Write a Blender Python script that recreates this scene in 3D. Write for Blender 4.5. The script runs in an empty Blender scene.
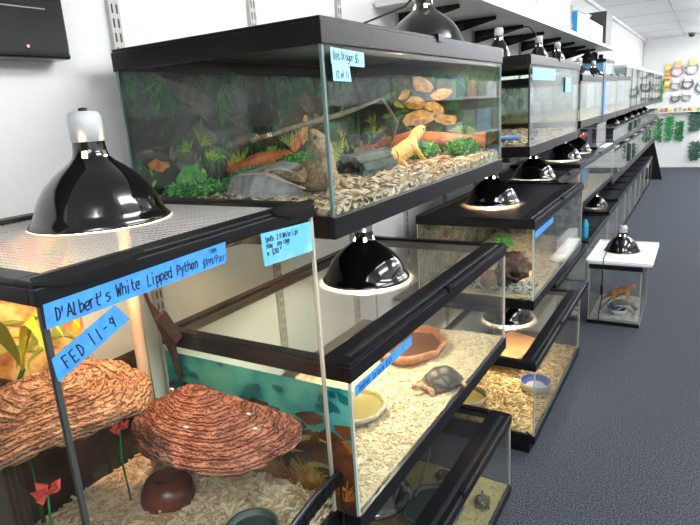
import bpy, bmesh, math, random
from mathutils import Vector, Matrix, noise
random.seed(7)
C = bpy.context.scene.collection
SC = bpy.context.scene
PI = math.pi
V = Vector

# ------------------------------------------------------------------ materials
def newmat(name):
    m = bpy.data.materials.new(name); m.use_nodes = True
    nt = m.node_tree
    for n in list(nt.nodes):
        nt.nodes.remove(n)
    out = nt.nodes.new('ShaderNodeOutputMaterial')
    return m, nt, out

def mat(name, col, rough=.5, metal=0, var=0, scale=30, col2=None, bump=0, bscale=None, spec=.5, emit=None, estr=0, coat=0, detail=3, contrast=(.35, .65)):
    m, nt, out = newmat(name)
    b = nt.nodes.new('ShaderNodeBsdfPrincipled')
    nt.links.new(b.outputs[0], out.inputs['Surface'])
    b.inputs['Base Color'].default_value = (*col, 1)
    b.inputs['Roughness'].default_value = rough
    b.inputs['Metallic'].default_value = metal
    b.inputs['Specular IOR Level'].default_value = spec
    b.inputs['Coat Weight'].default_value = coat
    if emit:
        b.inputs['Emission Color'].default_value = (*emit, 1)
        b.inputs['Emission Strength'].default_value = estr
    if col2 is not None or bump:
        tc = nt.nodes.new('ShaderNodeTexCoord')
        nz = nt.nodes.new('ShaderNodeTexNoise'); nz.inputs['Scale'].default_value = scale; nz.inputs['Detail'].default_value = detail
        nt.links.new(tc.outputs['Object'], nz.inputs['Vector'])
        if col2 is not None:
            r = nt.nodes.new('ShaderNodeValToRGB')
            r.color_ramp.elements[0].position = contrast[0]; r.color_ramp.elements[0].color = (*col, 1)
            r.color_ramp.elements[1].position = contrast[1]; r.color_ramp.elements[1].color = (*col2, 1)
            nt.links.new(nz.outputs['Fac'], r.inputs['Fac']); nt.links.new(r.outputs['Color'], b.inputs['Base Color'])
        if bump:
            n2 = nz
            if bscale:
                n2 = nt.nodes.new('ShaderNodeTexNoise'); n2.inputs['Scale'].default_value = bscale; n2.inputs['Detail'].default_value = 4
                nt.links.new(tc.outputs['Object'], n2.inputs['Vector'])
            bp = nt.nodes.new('ShaderNodeBump'); bp.inputs['Strength'].default_value = 1; bp.inputs['Distance'].default_value = bump
            nt.links.new(n2.outputs['Fac'], bp.inputs['Height']); nt.links.new(bp.outputs[0], b.inputs['Normal'])
    return m

def scute_mat(name, a, b, sc):
    m = mat(name, a, .5); nt = m.node_tree; pb = [n for n in nt.nodes if n.type == 'BSDF_PRINCIPLED'][0]
    tc = nt.nodes.new('ShaderNodeTexCoord'); vo = nt.nodes.new('ShaderNodeTexVoronoi'); vo.inputs['Scale'].default_value = sc; vo.feature = 'DISTANCE_TO_EDGE'
    nt.links.new(tc.outputs['Object'], vo.inputs['Vector'])
    ra = nt.nodes.new('ShaderNodeValToRGB'); e = ra.color_ramp.elements; e[0].position = .03; e[0].color = (a[0] * .4, a[1] * .4, a[2] * .4, 1); e[1].position = .12; e[1].color = (*a, 1)
    n = ra.color_ramp.elements.new(.45); n.color = (*b, 1)
    nt.links.new(vo.outputs['Distance'], ra.inputs[0]); nt.links.new(ra.outputs[0], pb.inputs['Base Color'])
    bp = nt.nodes.new('ShaderNodeBump'); bp.inputs['Distance'].default_value = .003; nt.links.new(vo.outputs['Distance'], bp.inputs['Height']); nt.links.new(bp.outputs[0], pb.inputs['Normal'])
    return m

def glass_mat(name, tint=(.97, .99, .98), dust=.03, f0=.05):
    m, nt, out = newmat(name)
    tr = nt.nodes.new('ShaderNodeBsdfTransparent'); tr.inputs[0].default_value = (*tint, 1)
    gl = nt.nodes.new('ShaderNodeBsdfGlossy'); gl.inputs['Roughness'].default_value = .01
    df = nt.nodes.new('ShaderNodeBsdfDiffuse'); df.inputs[0].default_value = (.8, .8, .78, 1)
    lw = nt.nodes.new('ShaderNodeLayerWeight'); lw.inputs['Blend'].default_value = .5
    pw = nt.nodes.new('ShaderNodeMath'); pw.operation = 'POWER'; pw.inputs[1].default_value = 5
    nt.links.new(lw.outputs['Facing'], pw.inputs[0])
    ma = nt.nodes.new('ShaderNodeMath'); ma.operation = 'MULTIPLY_ADD'; ma.inputs[1].default_value = .9; ma.inputs[2].default_value = f0
    nt.links.new(pw.outputs[0], ma.inputs[0])
    tc = nt.nodes.new('ShaderNodeTexCoord'); nz = nt.nodes.new('ShaderNodeTexNoise'); nz.inputs['Scale'].default_value = 9; nz.inputs['Detail'].default_value = 6
    nt.links.new(tc.outputs['Object'], nz.inputs['Vector'])
    mr = nt.nodes.new('ShaderNodeMapRange'); mr.inputs[1].default_value = .4; mr.inputs[2].default_value = .75; mr.inputs[3].default_value = dust * .3; mr.inputs[4].default_value = dust * 2
    nt.links.new(nz.outputs['Fac'], mr.inputs[0])
    m1 = nt.nodes.new('ShaderNodeMixShader'); nt.links.new(mr.outputs[0], m1.inputs[0]); nt.links.new(tr.outputs[0], m1.inputs[1]); nt.links.new(df.outputs[0], m1.inputs[2])
    m2 = nt.nodes.new('ShaderNodeMixShader'); nt.links.new(ma.outputs[0], m2.inputs[0]); nt.links.new(m1.outputs[0], m2.inputs[1]); nt.links.new(gl.outputs[0], m2.inputs[2])
    nt.links.new(m2.outputs[0], out.inputs['Surface'])
    return m

def screen_mat(name, col, period, solid):
    """woven wire screen: round holes on a square grid"""
    m, nt, out = newmat(name)
    tc = nt.nodes.new('ShaderNodeTexCoord'); sp = nt.nodes.new('ShaderNodeSeparateXYZ')
    nt.links.new(tc.outputs['Object'], sp.inputs[0])
    def s(o):
        a = nt.nodes.new('ShaderNodeMath'); a.operation = 'MULTIPLY'; a.inputs[1].default_value = 2 * PI / period
        nt.links.new(o, a.inputs[0])
        b = nt.nodes.new('ShaderNodeMath'); b.operation = 'SINE'; nt.links.new(a.outputs[0], b.inputs[0]); return b.outputs[0]
    mx = nt.nodes.new('ShaderNodeMath'); mx.operation = 'ADD'; nt.links.new(s(sp.outputs[0]), mx.inputs[0]); nt.links.new(s(sp.outputs[1]), mx.inputs[1])
    mr = nt.nodes.new('ShaderNodeMapRange'); mr.inputs[1].default_value = solid; mr.inputs[2].default_value = solid + .25; mr.inputs[3].default_value = 0; mr.inputs[4].default_value = 1
    nt.links.new(mx.outputs[0], mr.inputs[0])
    tr = nt.nodes.new('ShaderNodeBsdfTransparent')
    df = nt.nodes.new('ShaderNodeBsdfPrincipled'); df.inputs['Base Color'].default_value = (*col, 1); df.inputs['Roughness'].default_value = .45
    df.inputs['Metallic'].default_value = .3
    m1 = nt.nodes.new('ShaderNodeMixShader'); nt.links.new(mr.outputs[0], m1.inputs[0]); nt.links.new(tr.outputs[0], m1.inputs[1]); nt.links.new(df.outputs[0], m1.inputs[2])
    nt.links.new(m1.outputs[0], out.inputs['Surface'])
    return m

def emis(name, col, st):
    m, nt, out = newmat(name)
    e = nt.nodes.new('ShaderNodeEmission'); e.inputs[0].default_value = (*col, 1); e.inputs[1].default_value = st
    nt.links.new(e.outputs[0], out.inputs['Surface']); return m

M = {}
M['wall'] = mat('painted wall', (.8, .8, .79), .7, bump=.0015, bscale=45)
M['ceil'] = mat('ceiling', (.86, .86, .88), .8)
M['line'] = mat('ceiling joint', (.5, .5, .51), .8)
M['carpet'] = mat('carpet', (.012, .015, .023), .95, col2=(.085, .095, .118), scale=190, bump=.0015, detail=1.5, contrast=(.42, .62))
M['black'] = mat('black plastic', (.006, .006, .007), .36, spec=.3, bump=.0004, bscale=60)
M['blackgloss'] = mat('black enamel', (.006, .006, .006), .09, coat=.6)
M['greyrim'] = mat('dark grey plastic', (.02, .023, .028), .3, bump=.0004, bscale=40)
M['white'] = mat('white enamel', (.82, .82, .8), .45)
M['ceramic'] = mat('white ceramic', (.6, .62, .63), .35)
M['innerdome'] = mat('dome lining', (.85, .84, .8), .4)
M['bulbw'] = emis('warm bulb', (1, .72, .45), 18)
M['bulbc'] = emis('white bulb', (1, .93, .8), 18)
M['tube'] = emis('fluorescent diffuser', (.95, .98, 1), 18)
M['glass'] = glass_mat('tank glass', dust=.003, f0=.03)
M['glassdirty'] = glass_mat('dusty tank glass', (.95, .97, .96), .006, .03)
M['gedge'] = mat('glass edge', (.03, .08, .075), .2)
M['seal'] = mat('pale silicone seal', (.5, .49, .42), .5)
M['sealdark'] = mat('dark silicone seal', (.05, .055, .05), .35)
M['sealteal'] = mat('teal glass edge', (.12, .2, .18), .3)
M['screenp'] = screen_mat('light perforated screen', (.85, .83, .8), .009, -.2)
M['screenm'] = screen_mat('grey wire screen', (.3, .27, .23), .0026, .75)
M['screend'] = screen_mat('dark wire screen', (.02, .022, .025), .0026, -.9)
M['screenl'] = screen_mat('murky wire screen', (.03, .032, .035), .0026, .15)
M['railpaint'] = mat('standard paint', (.5, .49, .45), .5)
M['tape'] = mat('blue painter tape', (.045, .26, .72), .6, col2=(.06, .33, .8), scale=60, bump=.0003)
M['tapelight'] = mat('light blue tape', (.3, .62, .88), .6, col2=(.36, .7, .85), scale=50)
M['tapegreen'] = mat('greenish tape', (.14, .5, .85), .6, col2=(.3, .66, .62), scale=26, contrast=(.5, .75))
M['ink'] = mat('marker ink', (.008, .008, .02), .6)
M['cord'] = mat('black cord', (.015, .015, .015), .5)
M['greycord'] = mat('grey cord', (.2, .2, .2), .5)
M['fungus'] = None
M['shelfwhite'] = mat('white laminate', (.72, .73, .7), .35)
M['red'] = mat('red silk', (.5, .03, .03), .6, col2=(.7, .09, .06), scale=60)
M['tv'] = mat('screen glass', (.004, .004, .005), .06)
M['led'] = emis('red indicator', (1, .12, .1), 8)
M['chrome'] = mat('steel', (.55, .56, .58), .3, .9)

# ------------------------------------------------------------------ mesh builder
class MB:
    def __init__(s):
        s.v = []; s.f = []; s.m = []
    def add(s, vs, fs, mi=0):
        o = len(s.v); s.v += [tuple(v) for v in vs]
        s.f += [tuple(i + o for i in f) for f in fs]; s.m += [mi] * len(fs); return s
    def box(s, x0, x1, y0, y1, z0, z1, mi=0):
        vs = [(x, y, z) for x in (x0, x1) for y in (y0, y1) for z in (z0, z1)]
        return s.add(vs, [(0, 1, 3, 2), (4, 6, 7, 5), (0, 4, 5, 1), (2, 3, 7, 6), (0, 2, 6, 4), (1, 5, 7, 3)], mi)
    def prism(s, pts, d, mi=0):
        """closed outline pts (3-d list) swept by vector d"""
        n = len(pts); d = V(d)
        vs = [V(p) for p in pts] + [V(p) + d for p in pts]
        fs = [tuple(reversed(range(n))), tuple(range(n, 2 * n))] + [(i, (i + 1) % n, (i + 1) % n + n, i + n) for i in range(n)]
        return s.add(vs, fs, mi)
    def lathe(s, prof, c=(0, 0, 0), n=32, mi=0, skip=None, close=False):
        c = V(c); vs = []; fs = []
        for r, z in prof:
            for k in range(n):
                a = 2 * PI * k / n; vs.append(c + V((r * math.cos(a), r * math.sin(a), z)))
        for j in range(len(prof) - 1):
            for k in range(n):
                if skip and skip(j, k): continue
                fs.append((j * n + k, j * n + (k + 1) % n, (j + 1) * n + (k + 1) % n, (j + 1) * n + k))
        if close:
            fs.append(tuple(reversed(range(n)))); fs.append(tuple((len(prof) - 1) * n + k for k in range(n)))
        return s.add(vs, fs, mi)
    def tube(s, pts, r, n=8, mi=0):
        pts = [V(p) for p in pts]; vs = []; fs = []
        rr = r if isinstance(r, (list, tuple)) else [r] * len(pts)
        for i, p in enumerate(pts):
            t = (pts[min(i + 1, len(pts) - 1)] - pts[max(i - 1, 0)]).normalized()
            a = t.cross(V((0, 0, 1)))
            if a.length < .05: a = t.cross(V((1, 0, 0)))
            a.normalize(); b = t.cross(a)
            for k in range(n):
                q = 2 * PI * k / n; vs.append(p + (a * math.cos(q) + b * math.sin(q)) * rr[i])
        for i in range(len(pts) - 1):
            for k in range(n):
                fs.append((i * n + k, i * n + (k + 1) % n, (i + 1) * n + (k + 1) % n, (i + 1) * n + k))
        fs.append(tuple(range(n))); fs.append(tuple(reversed(range((len(pts) - 1) * n, len(pts) * n))))
        return s.add(vs, fs, mi)
    def blob(s, c, r, seg=12, rings=8, mi=0, amp=0, fr=8, seed=0):
        c = V(c); r = V(r) if not isinstance(r, (int, float)) else V((r, r, r)); vs = []; fs = []
        for j in range(rings + 1):
            th = PI * j / rings
            for k in range(seg):
                a = 2 * PI * k / seg
                d = V((math.sin(th) * math.cos(a), math.sin(th) * math.sin(a), math.cos(th)))
                q = 1 + amp * noise.noise(d * fr * .3 + V((seed, seed * 2.1, 0)))
                vs.append(c + V((d.x * r.x, d.y * r.y, d.z * r.z)) * q)
        for j in range(rings):
            for k in range(seg):
                fs.append((j * seg + k, (j + 1) * seg + k, (j + 1) * seg + (k + 1) % seg, j * seg + (k + 1) % seg))
        return s.add(vs, fs, mi)
    def poly(s, pts, mi=0):
        return s.add(pts, [tuple(range(len(pts)))], mi)

def wloc(o):
    p = V((0, 0, 0))
    while o: p += o.location; o = o.parent
    return p
def build(name, mb, mats, parent=None, smooth=False, bevel=0, weld=False, loc=None):
    base = wloc(parent) if parent else V((0, 0, 0))
    if loc is None: loc = (0, 0, 0)
    off = base + V(loc)
    me = bpy.data.meshes.new(name)
    me.from_pydata([tuple(V(v) - off) for v in mb.v], [], mb.f)
    if not isinstance(mats, (list, tuple)): mats = [mats]
    for m in mats: me.materials.append(m)
    me.polygons.foreach_set('material_index', mb.m)
    if smooth: me.polygons.foreach_set('use_smooth', [True] * len(mb.f))
    me.update()
    if smooth or weld:
        bm = bmesh.new(); bm.from_mesh(me)
        if weld: bmesh.ops.remove_doubles(bm, verts=bm.verts, dist=1e-5)
        bmesh.ops.recalc_face_normals(bm, faces=bm.faces); bm.to_mesh(me); bm.free()
    o = bpy.data.objects.new(name, me); C.objects.link(o); o.location = loc
    if parent: o.parent = parent
    if bevel:
        b = o.modifiers.new('b', 'BEVEL'); b.width = bevel; b.segments = 2; b.limit_method = 'ANGLE'
    return o
def tag(o, label=None, cat=None, group=None, kind=None):
    if label: o['label'] = label
    if cat: o['category'] = cat
    if group: o['group'] = group
    if kind: o['kind'] = kind
    return o
def thing(name, label, cat, loc, group=None, kind=None):
    o = bpy.data.objects.new(name, None); C.objects.link(o); o.location = loc; o.empty_display_size = .02
    return tag(o, label, cat, group, kind)
def single(name, mb, mats, label, cat, group=None, kind=None, smooth=False, bevel=0, loc=None):
    if loc is None:
        n = max(1, len(mb.v)); xs = [v[0] for v in mb.v]; ys = [v[1] for v in mb.v]; zs = [v[2] for v in mb.v]
        loc = ((min(xs) + max(xs)) / 2, (min(ys) + max(ys)) / 2, min(zs))
    return tag(build(name, mb, mats, None, smooth, bevel, loc=loc), label, cat, group, kind)
def struct(name, mb, m):
    o = build(name, mb, m); o['kind'] = 'structure'; return o
def copy_tree(o, parent=None):
    c = o.copy(); C.objects.link(c); c.parent = parent
    for ch in [x for x in KIDS.get(o.name, [])]:
        copy_tree(ch, c)
    return c
KIDS = {}
def index_children():
    KIDS.clear()
    for o in C.objects:
        if o.parent: KIDS.setdefault(o.parent.name, []).append(o)

def skinmesh(name, pts, edges, rad, mats, parent, sub=2, loc=None, root=0):
    """grow one continuous body over a skeleton"""
    me = bpy.data.meshes.new('sk'); me.from_pydata([tuple(p) for p in pts], edges, []); me.update()
    o = bpy.data.objects.new('sk', me); C.objects.link(o)
    sk = o.modifiers.new('s', 'SKIN'); sk.use_smooth_shade = True
    for i, v in enumerate(me.skin_vertices[0].data):
        r = rad[i]; v.radius = (r, r) if not isinstance(r, tuple) else r; v.use_root = (i == root)
    ss = o.modifiers.new('u', 'SUBSURF'); ss.levels = sub; ss.render_levels = sub
    dg = bpy.context.evaluated_depsgraph_get(); dg.update()
    nm = bpy.data.meshes.new_from_object(o.evaluated_get(dg))
    bpy.data.objects.remove(o)
    base = wloc(parent) if parent else V(loc or (0, 0, 0))
    for v in nm.vertices: v.co = v.co - base
    nm.materials.clear()
    for m in (mats if isinstance(mats, (list, tuple)) else [mats]): nm.materials.append(m)
    ob = bpy.data.objects.new(name, nm); C.objects.link(ob)
    if parent: ob.parent = parent
    else: ob.location = base
    return ob

# ------------------------------------------------------------------ handwriting (pen strokes on a 5 x 9 grid; baseline y = 2)
G = {'D': '12 18 37 45 33 12', "'": '18 16', 'A': '02 28 42;14 34', 'l': '18 12 22', 'b': '18 12;15 36 45 43 22 12', 'e': '14 44 46 26 15 13 22 42',
     'r': '16 12;15 26 36', 't': '28 23 32 42;16 46', 's': '46 26 15 44 43 22 12', 'W': '08 12 26 32 48', 'h': '18 12;15 36 45 42', 'i': '26 22;28 28.4',
     'L': '18 12 42', 'p': '16 10;15 36 45 43 22 13', 'd': '48 42;45 26 15 13 32 43', 'P': '12 18 47 45 14', 'y': '16 24 33;46 20', 'o': '26 15 13 22 33 45 36 26',
     'n': '16 12;15 36 45 42', '$': '47 17 15 44 42 12;39 21', '4': '28 14 44;38 32', '9': '46 27 15 34 46;47 32', '/': '02 48', 'a': '45 26 14 22 43;46 42',
     'F': '12 18 48;15 35', 'E': '42 12 18 48;15 35', '-': '15 35', '1': '28 22', '2': '17 28 47 45 12 42', '0': '28 16 14 32 44 46 28', 'S': '47 28 16 44 43 22 13',
     'u': '16 13 32 43 46;43 42', 'w': '06 12 25 32 46', 'c': '46 26 14 22 42', 'g': '46 26 14 23 44;46 41 20 11', 'R': '12 18 47 45 15 42', 'f': '48 28 22;14 36',
     'T': '08 48;28 22', '*': '28 25;17 36;37 16', '.': '22 22.6', '(': '38 26 24 32', ')': '18 36 34 12', 'B': '12 18 47 15 44 22 12', 'C': '47 28 15 13 22 43',
     'O': '28 15 22 43 46 28', '6': '38 15 13 22 43 34 14', ' ': '', 'k': '18 12;46 14 42', 'm': '16 12;15 26 22;25 36 45 42', 'v': '16 22 46', 'I': '28 22', 'X': '18 42;48 12', '3': '18 48 25 44 32 12', '5': '48 18 15 44 32 12', 'x': '16 42;46 12'}
def strokes(mb, text, org, u, v, h, w=.0009, nrm=(1, 0, 0), sp=.56, jit=.05, seed=1):
    """text drawn as thin raised pen strokes; h = capital height"""
    rnd = random.Random(seed); org = V(org); u = V(u).normalized(); v = V(v).normalized(); n = V(nrm).normalized()
    k = h / 6; x = 0; sp *= .86
    for ch in text:
        if G.get(ch):
            dy = rnd.uniform(-jit, jit) * h
            for st in G[ch].split(';'):
                P = []
                for t in st.split():
                    px = float(t[0]); py = float(t[1:]); P.append(org + u * (x + px * k * .66 + rnd.uniform(-.15, .15) * k) + v * ((py - 2) * k + dy + rnd.uniform(-.15, .15) * k))
                for a, b in zip(P, P[1:]):
                    d = (b - a)
                    if d.length < 1e-6: continue
                    d.normalize(); s = d.cross(n) * w * .5; a2 = a - d * w * .4; b2 = b + d * w * .4
                    mb.prism([a2 - s, b2 - s, b2 + s, a2 + s], n * .0003)
        x += h * sp if ch != ' ' else h * .45
    return x
def label_tape(tank, corners, m, lines, face='x', lab=None, off=.0012):
    """tape: four corners (yz plane at fixed x); lines: (text, start uv in 0..1, height, colour)"""
    cs = [V(c) for c in corners]   # top-near, top-far, bottom-far, bottom-near
    n = V((1, 0, 0))
    mb = MB(); mb.prism(cs, n * .0006)
    o = build('price_label', mb, m, tank)
    if lab: o['label'] = lab
    ink = MB(); u = (cs[1] - cs[0]); v = (cs[0] - cs[3])
    for i, (t, a, b, h, w) in enumerate(lines):
        p = cs[3] + u * a + v * b + n * .0007
        strokes(ink, t, p, u, v, h, w, n, seed=i + len(t))
    if ink.v: build('handwriting', ink, M['ink'], o)
    return o

# ------------------------------------------------------------------ camera
cam = bpy.data.cameras.new('camera'); co = bpy.data.objects.new('camera', cam); C.objects.link(co)
yaw, pitch, roll = .5530, -.2570, -.0667
cy, sy, cp, sp_ = math.cos(yaw), math.sin(yaw), math.cos(pitch), math.sin(pitch)
fv = V((-sy * cp, cy * cp, sp_)); rv = V((cy, sy, 0)); uv = rv.cross(fv)
r2 = rv * math.cos(roll) + uv * math.sin(roll); u2 = uv * math.cos(roll) - rv * math.sin(roll)
co.matrix_world = Matrix(((r2.x, u2.x, -fv.x, 1.0306), (r2.y, u2.y, -fv.y, 0), (r2.z, u2.z, -fv.z, 1.3652), (0, 0, 0, 1)))
cam.sensor_width = 36; cam.lens = 578.98 * 36 / 700; cam.clip_start = .02; cam.clip_end = 60
SC.camera = co

# ------------------------------------------------------------------ room
XR, YN, YF, ZC = 2.9, -2.2, 11.95, 2.22
struct('floor', MB().box(-.1, XR, YN, YF + .1, -.06, 0), M['carpet'])
struct('ceiling', MB().box(-.1, XR, YN, YF + .1, ZC, ZC + .06), M['ceil'])
struct('wall_left', MB().box(-.12, 0, YN, YF, 0, ZC), M['wall'])
struct('wall_far', MB().box(-.12, XR, YF, YF + .1, 0, ZC), M['wall'])
struct('wall_right', MB().box(XR, XR + .1, YN, YF, 0, ZC), M['wall'])
struct('wall_near', MB().box(-.12, XR, YN - .1, YN, 0, ZC), mat('darkened wall', (.16, .15, .14), .8))  # unseen wall, colour darkened to dim its reflection in the tank glass
tr = MB()
for y in (6.9, 8.1, 9.3, 10.5): tr.box(0, XR, y, y + .008, ZC - .002, ZC)
for x in (.62, 1.84): tr.box(x, x + .008, YN, YF, ZC - .002, ZC)
struct('trim_1', tr, M['line'])
struct('trim_2', MB().box(0, .03, YN, YF, ZC - .035, ZC), M['white'])
struct('trim_3', MB().box(0, .012, YF - .02, YF, 1.78, ZC - .035), M['line'])
struct('baseboard_far', MB().box(0, XR, YF - .012, YF, 0, .05), M['white'])
# shelving boards along the far side of the aisle (seen mirrored in the glass)
for i, z in enumerate((.5, .95, 1.4, 1.8)):
    struct('trim_%d' % (4 + i), MB().box(XR - .4, XR, 1.5, 11, z, z + .03), M['shelfwhite'])

# ceiling lights
cl0 = None
for i, y in enumerate((-.9, 1.3, 3.6, 5.9, 7.6, 9.2, 10.8)):
    for j, x in enumerate((1.3, 2.2)):
        t = thing('ceiling_light', 'long fluorescent ceiling light mounted over the aisle', 'light', (x, y, ZC - .10), 'ceiling lights over the aisle')
        build('housing', MB().box(x - .05, x + .05, y - .6, y + .6, ZC - .03, ZC), M['white'], t)
        build('diffuser', MB().box(x - .14, x + .14, y - .58, y + .58, ZC - .10, ZC - .03), M['tube'], t)

# ------------------------------------------------------------------ tanks
def bars(mb, x0, x1, y0, y1, z0, z1, wx0, wx1, wy0, wy1, mi=0):
    mb.box(x0, x0 + wx0, y0, y1, z0, z1, mi); mb.box(x1 - wx1, x1, y0, y1, z0, z1, mi)
    mb.box(x0 + wx0, x1 - wx1, y0, y0 + wy0, z0, z1, mi); mb.box(x0 + wx0, x1 - wx1, y1 - wy1, y1, z0, z1, mi)
def tank(label, x0, x1, y0, y1, z0, z1, rim=None, screen='m', rb=.036, rt=.034, seal='seal', glass='glass', front=.05, lidbar=.022, group=None, handle=True, name='glass_tank', near_glass=None, lid_h=.006):
    rim = rim or M['black']
    t = thing(name, label, 'tank', ((x0 + x1) / 2, (y0 + y1) / 2, z0), group)
    mb = MB(); w = .012
    bars(mb, x0, x1, y0, y1, z0, z0 + rb, w, w, w, w)
    build('bottom_rim', mb, rim, t, bevel=.0015)
    mb = MB(); bars(mb, x0, x1, y0, y1, z1 - rt, z1 - lid_h, w, w, w, w)
    build('top_rim', mb, rim, t, bevel=.0015)
    g = .005; i = .004
    def pane(a, b, c, d, e, f, ax, gm):
        m = MB().box(a, b, c, d, e, f); m.m = [1] * 6
        for k in ((0, 1) if ax == 'x' else (2, 3) if ax == 'y' else (4, 5)): m.m[k] = 0
        return build('glass_pane', m, [gm, M['gedge']], t)
    gm = M[glass]; zt = z1 - rt * .6; zb = z0 + .006
    pane(x1 - i - g, x1 - i, y0 + i, y1 - i, zb, zt, 'x', gm)
    pane(x0 + i, x0 + i + g, y0 + i, y1 - i, zb, zt, 'x', gm)
    pane(x0 + i + g, x1 - i - g, y0 + i, y0 + i + g, zb, zt, 'y', M[near_glass] if near_glass else gm)
    pane(x0 + i + g, x1 - i - g, y1 - i - g, y1 - i, zb, zt, 'y', gm)
    build('floor_pane', MB().box(x0 + i + g, x1 - i - g, y0 + i + g, y1 - i - g, z0 + .006, z0 + .012), M['sealdark'], t)
    for (sx, s2) in ((x1 - i - g + .0005, x1 - i + .0006), (x0 + i - .0006, x0 + i + g - .0005)):
        for (a, b) in ((y0 + i - .0006, y0 + i + g), (y1 - i - g, y1 - i + .0006)):
            build('corner_seal', MB().box(sx, s2, a, b, z0 + rb, z1 - rt), M[seal], t)
    # lid
    mb = MB(); zl = z1 - .012
    if front: 
        bars(mb, x0 + .002, x1 - .002, y0 + .002, y1 - .002, zl, z1, lidbar, front, lidbar, lidbar)
        lid = build('screen_lid', mb, rim, t, bevel=.0015)
        build('wire_screen', MB().box(x0 + lidbar, x1 - front, y0 + lidbar, y1 - lidbar, zl + .004, zl + .0046), M['screen' + screen], lid)
        if handle:
            build('sliding_rail', MB().box(x1 - front * .45, x1 - front * .3, y0 + .03, y1 - .03, z1, z1 + .0025), M['greyrim'], lid)
            ym = (y0 + y1) / 2
            build('latch', MB().box(x1 - .012, x1 + .003, ym - .012, ym + .012, z1 - .012, z1 + .005), rim, lid, bevel=.001)
    return t

def mound(x, y, amp, seed): return amp * (noise.noise(V((x * 14, y * 14, seed))) + .5 * noise.noise(V((x * 40, y * 40, seed + 3))))
def bedding(label, x0, x1, y0, y1, z, mats, n, size, amp=.006, depth=.02, kind='chip', slope=None, bias=None):
    """loose litter: a lumpy bed with many separate flakes lying on it"""
    seed = random.random() * 50
    x0 += .011; x1 -= .011; y0 += .011; y1 -= .011
    H = lambda x, y: z + mound(x, y, amp, seed) + (slope(x, y) if slope else 0)
    nx = max(4, int((x1 - x0) / .02)); ny = max(4, int((y1 - y0) / .02)); mb = MB()
    vs = []; fs = []
    for i in range(nx + 1):
        for j in range(ny + 1):
            x = x0 + (x1 - x0) * i / nx; y = y0 + (y1 - y0) * j / ny; vs.append((x, y, H(x, y)))
    for i in range(nx):
        for j in range(ny):
            a = i * (ny + 1) + j; fs.append((a, a + ny + 1, a + ny + 2, a + 1))
    N = len(vs); vs += [(v[0], v[1], z - depth) for v in vs]
    ring = [i * (ny + 1) for i in range(nx)] + [nx * (ny + 1) + j for j in range(ny)] + [i * (ny + 1) + ny for i in range(nx, 0, -1)] + [j for j in range(ny, 0, -1)]
    for a, b in zip(ring, ring[1:] + ring[:1]): fs.append((a, b, b + N, a + N))
    mb.add(vs, fs, 0)
    for k in range(n):
        x = random.uniform(x0 + size * .35, x1 - size * .35); y = random.uniform(y0 + size * .35, y1 - size * .35)
        if bias and random.random() > bias(x, y): continue
        L = size * random.uniform(.5, 1.15); W = L * random.uniform(.2, .45); T = L * .05
        if kind == 'shred': W = L * random.uniform(.08, .18); T = W * .4
        c = V((x, y, H(x, y) + T + size * random.uniform(0, .25)))
        a = random.uniform(0, 2 * PI); el = random.uniform(-.4, .4)
        d = V((math.cos(a) * math.cos(el), math.sin(a) * math.cos(el), math.sin(el))); s = d.cross(V((0, 0, 1))).normalized(); s = (s + V((0, 0, random.uniform(-.4, .4)))).normalized(); up = s.cross(d)
        bend = up * (L * random.uniform(-.2, .3))
        P = [c - d * L * .5, c + bend * .5, c + d * L * .5]
        vv = []
        for q in P: vv += [q - s * W * .5 - up * T, q + s * W * .5 - up * T, q + s * W * .5 + up * T, q - s * W * .5 + up * T]
        ff = [(0, 1, 2, 3), (11, 10, 9, 8)]
        for q in (0, 4):
            for e in range(4): ff.append((q + e, q + 4 + e, q + 4 + (e + 1) % 4, q + (e + 1) % 4))
        mb.add(vv, ff, random.randrange(len(mats)))
    for k in range(n // 4):
        side = random.random() < .65; L = size * random.uniform(.4, 1); a = random.uniform(-1.2, 1.2); W = L * (.14 if kind == 'shred' else .3)
        x, y = (x1 + .0005, random.uniform(y0, y1)) if side else (random.uniform(x0, x1), y0 - .0005)
        zc = random.uniform(z - depth + .004, H(x, y) + .001); e1 = V((0, 1, 0)) if side else V((1, 0, 0)); nn = V((.0012, 0, 0)) if side else V((0, -.0012, 0))
        d = e1 * math.cos(a) + V((0, 0, math.sin(a))); q = e1 * -math.sin(a) + V((0, 0, math.cos(a))); c = V((x, y, zc))
        mb.prism([c - d * L * .5 - q * W * .3, c + d * L * .5 - q * W * .5, c + d * L * .45 + q * W * .5, c - d * L * .5 + q * W * .4], nn, random.randrange(len(mats)))
    o = single('bedding', mb, mats, label, 'bedding', kind='stuff')
    return o, H

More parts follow.
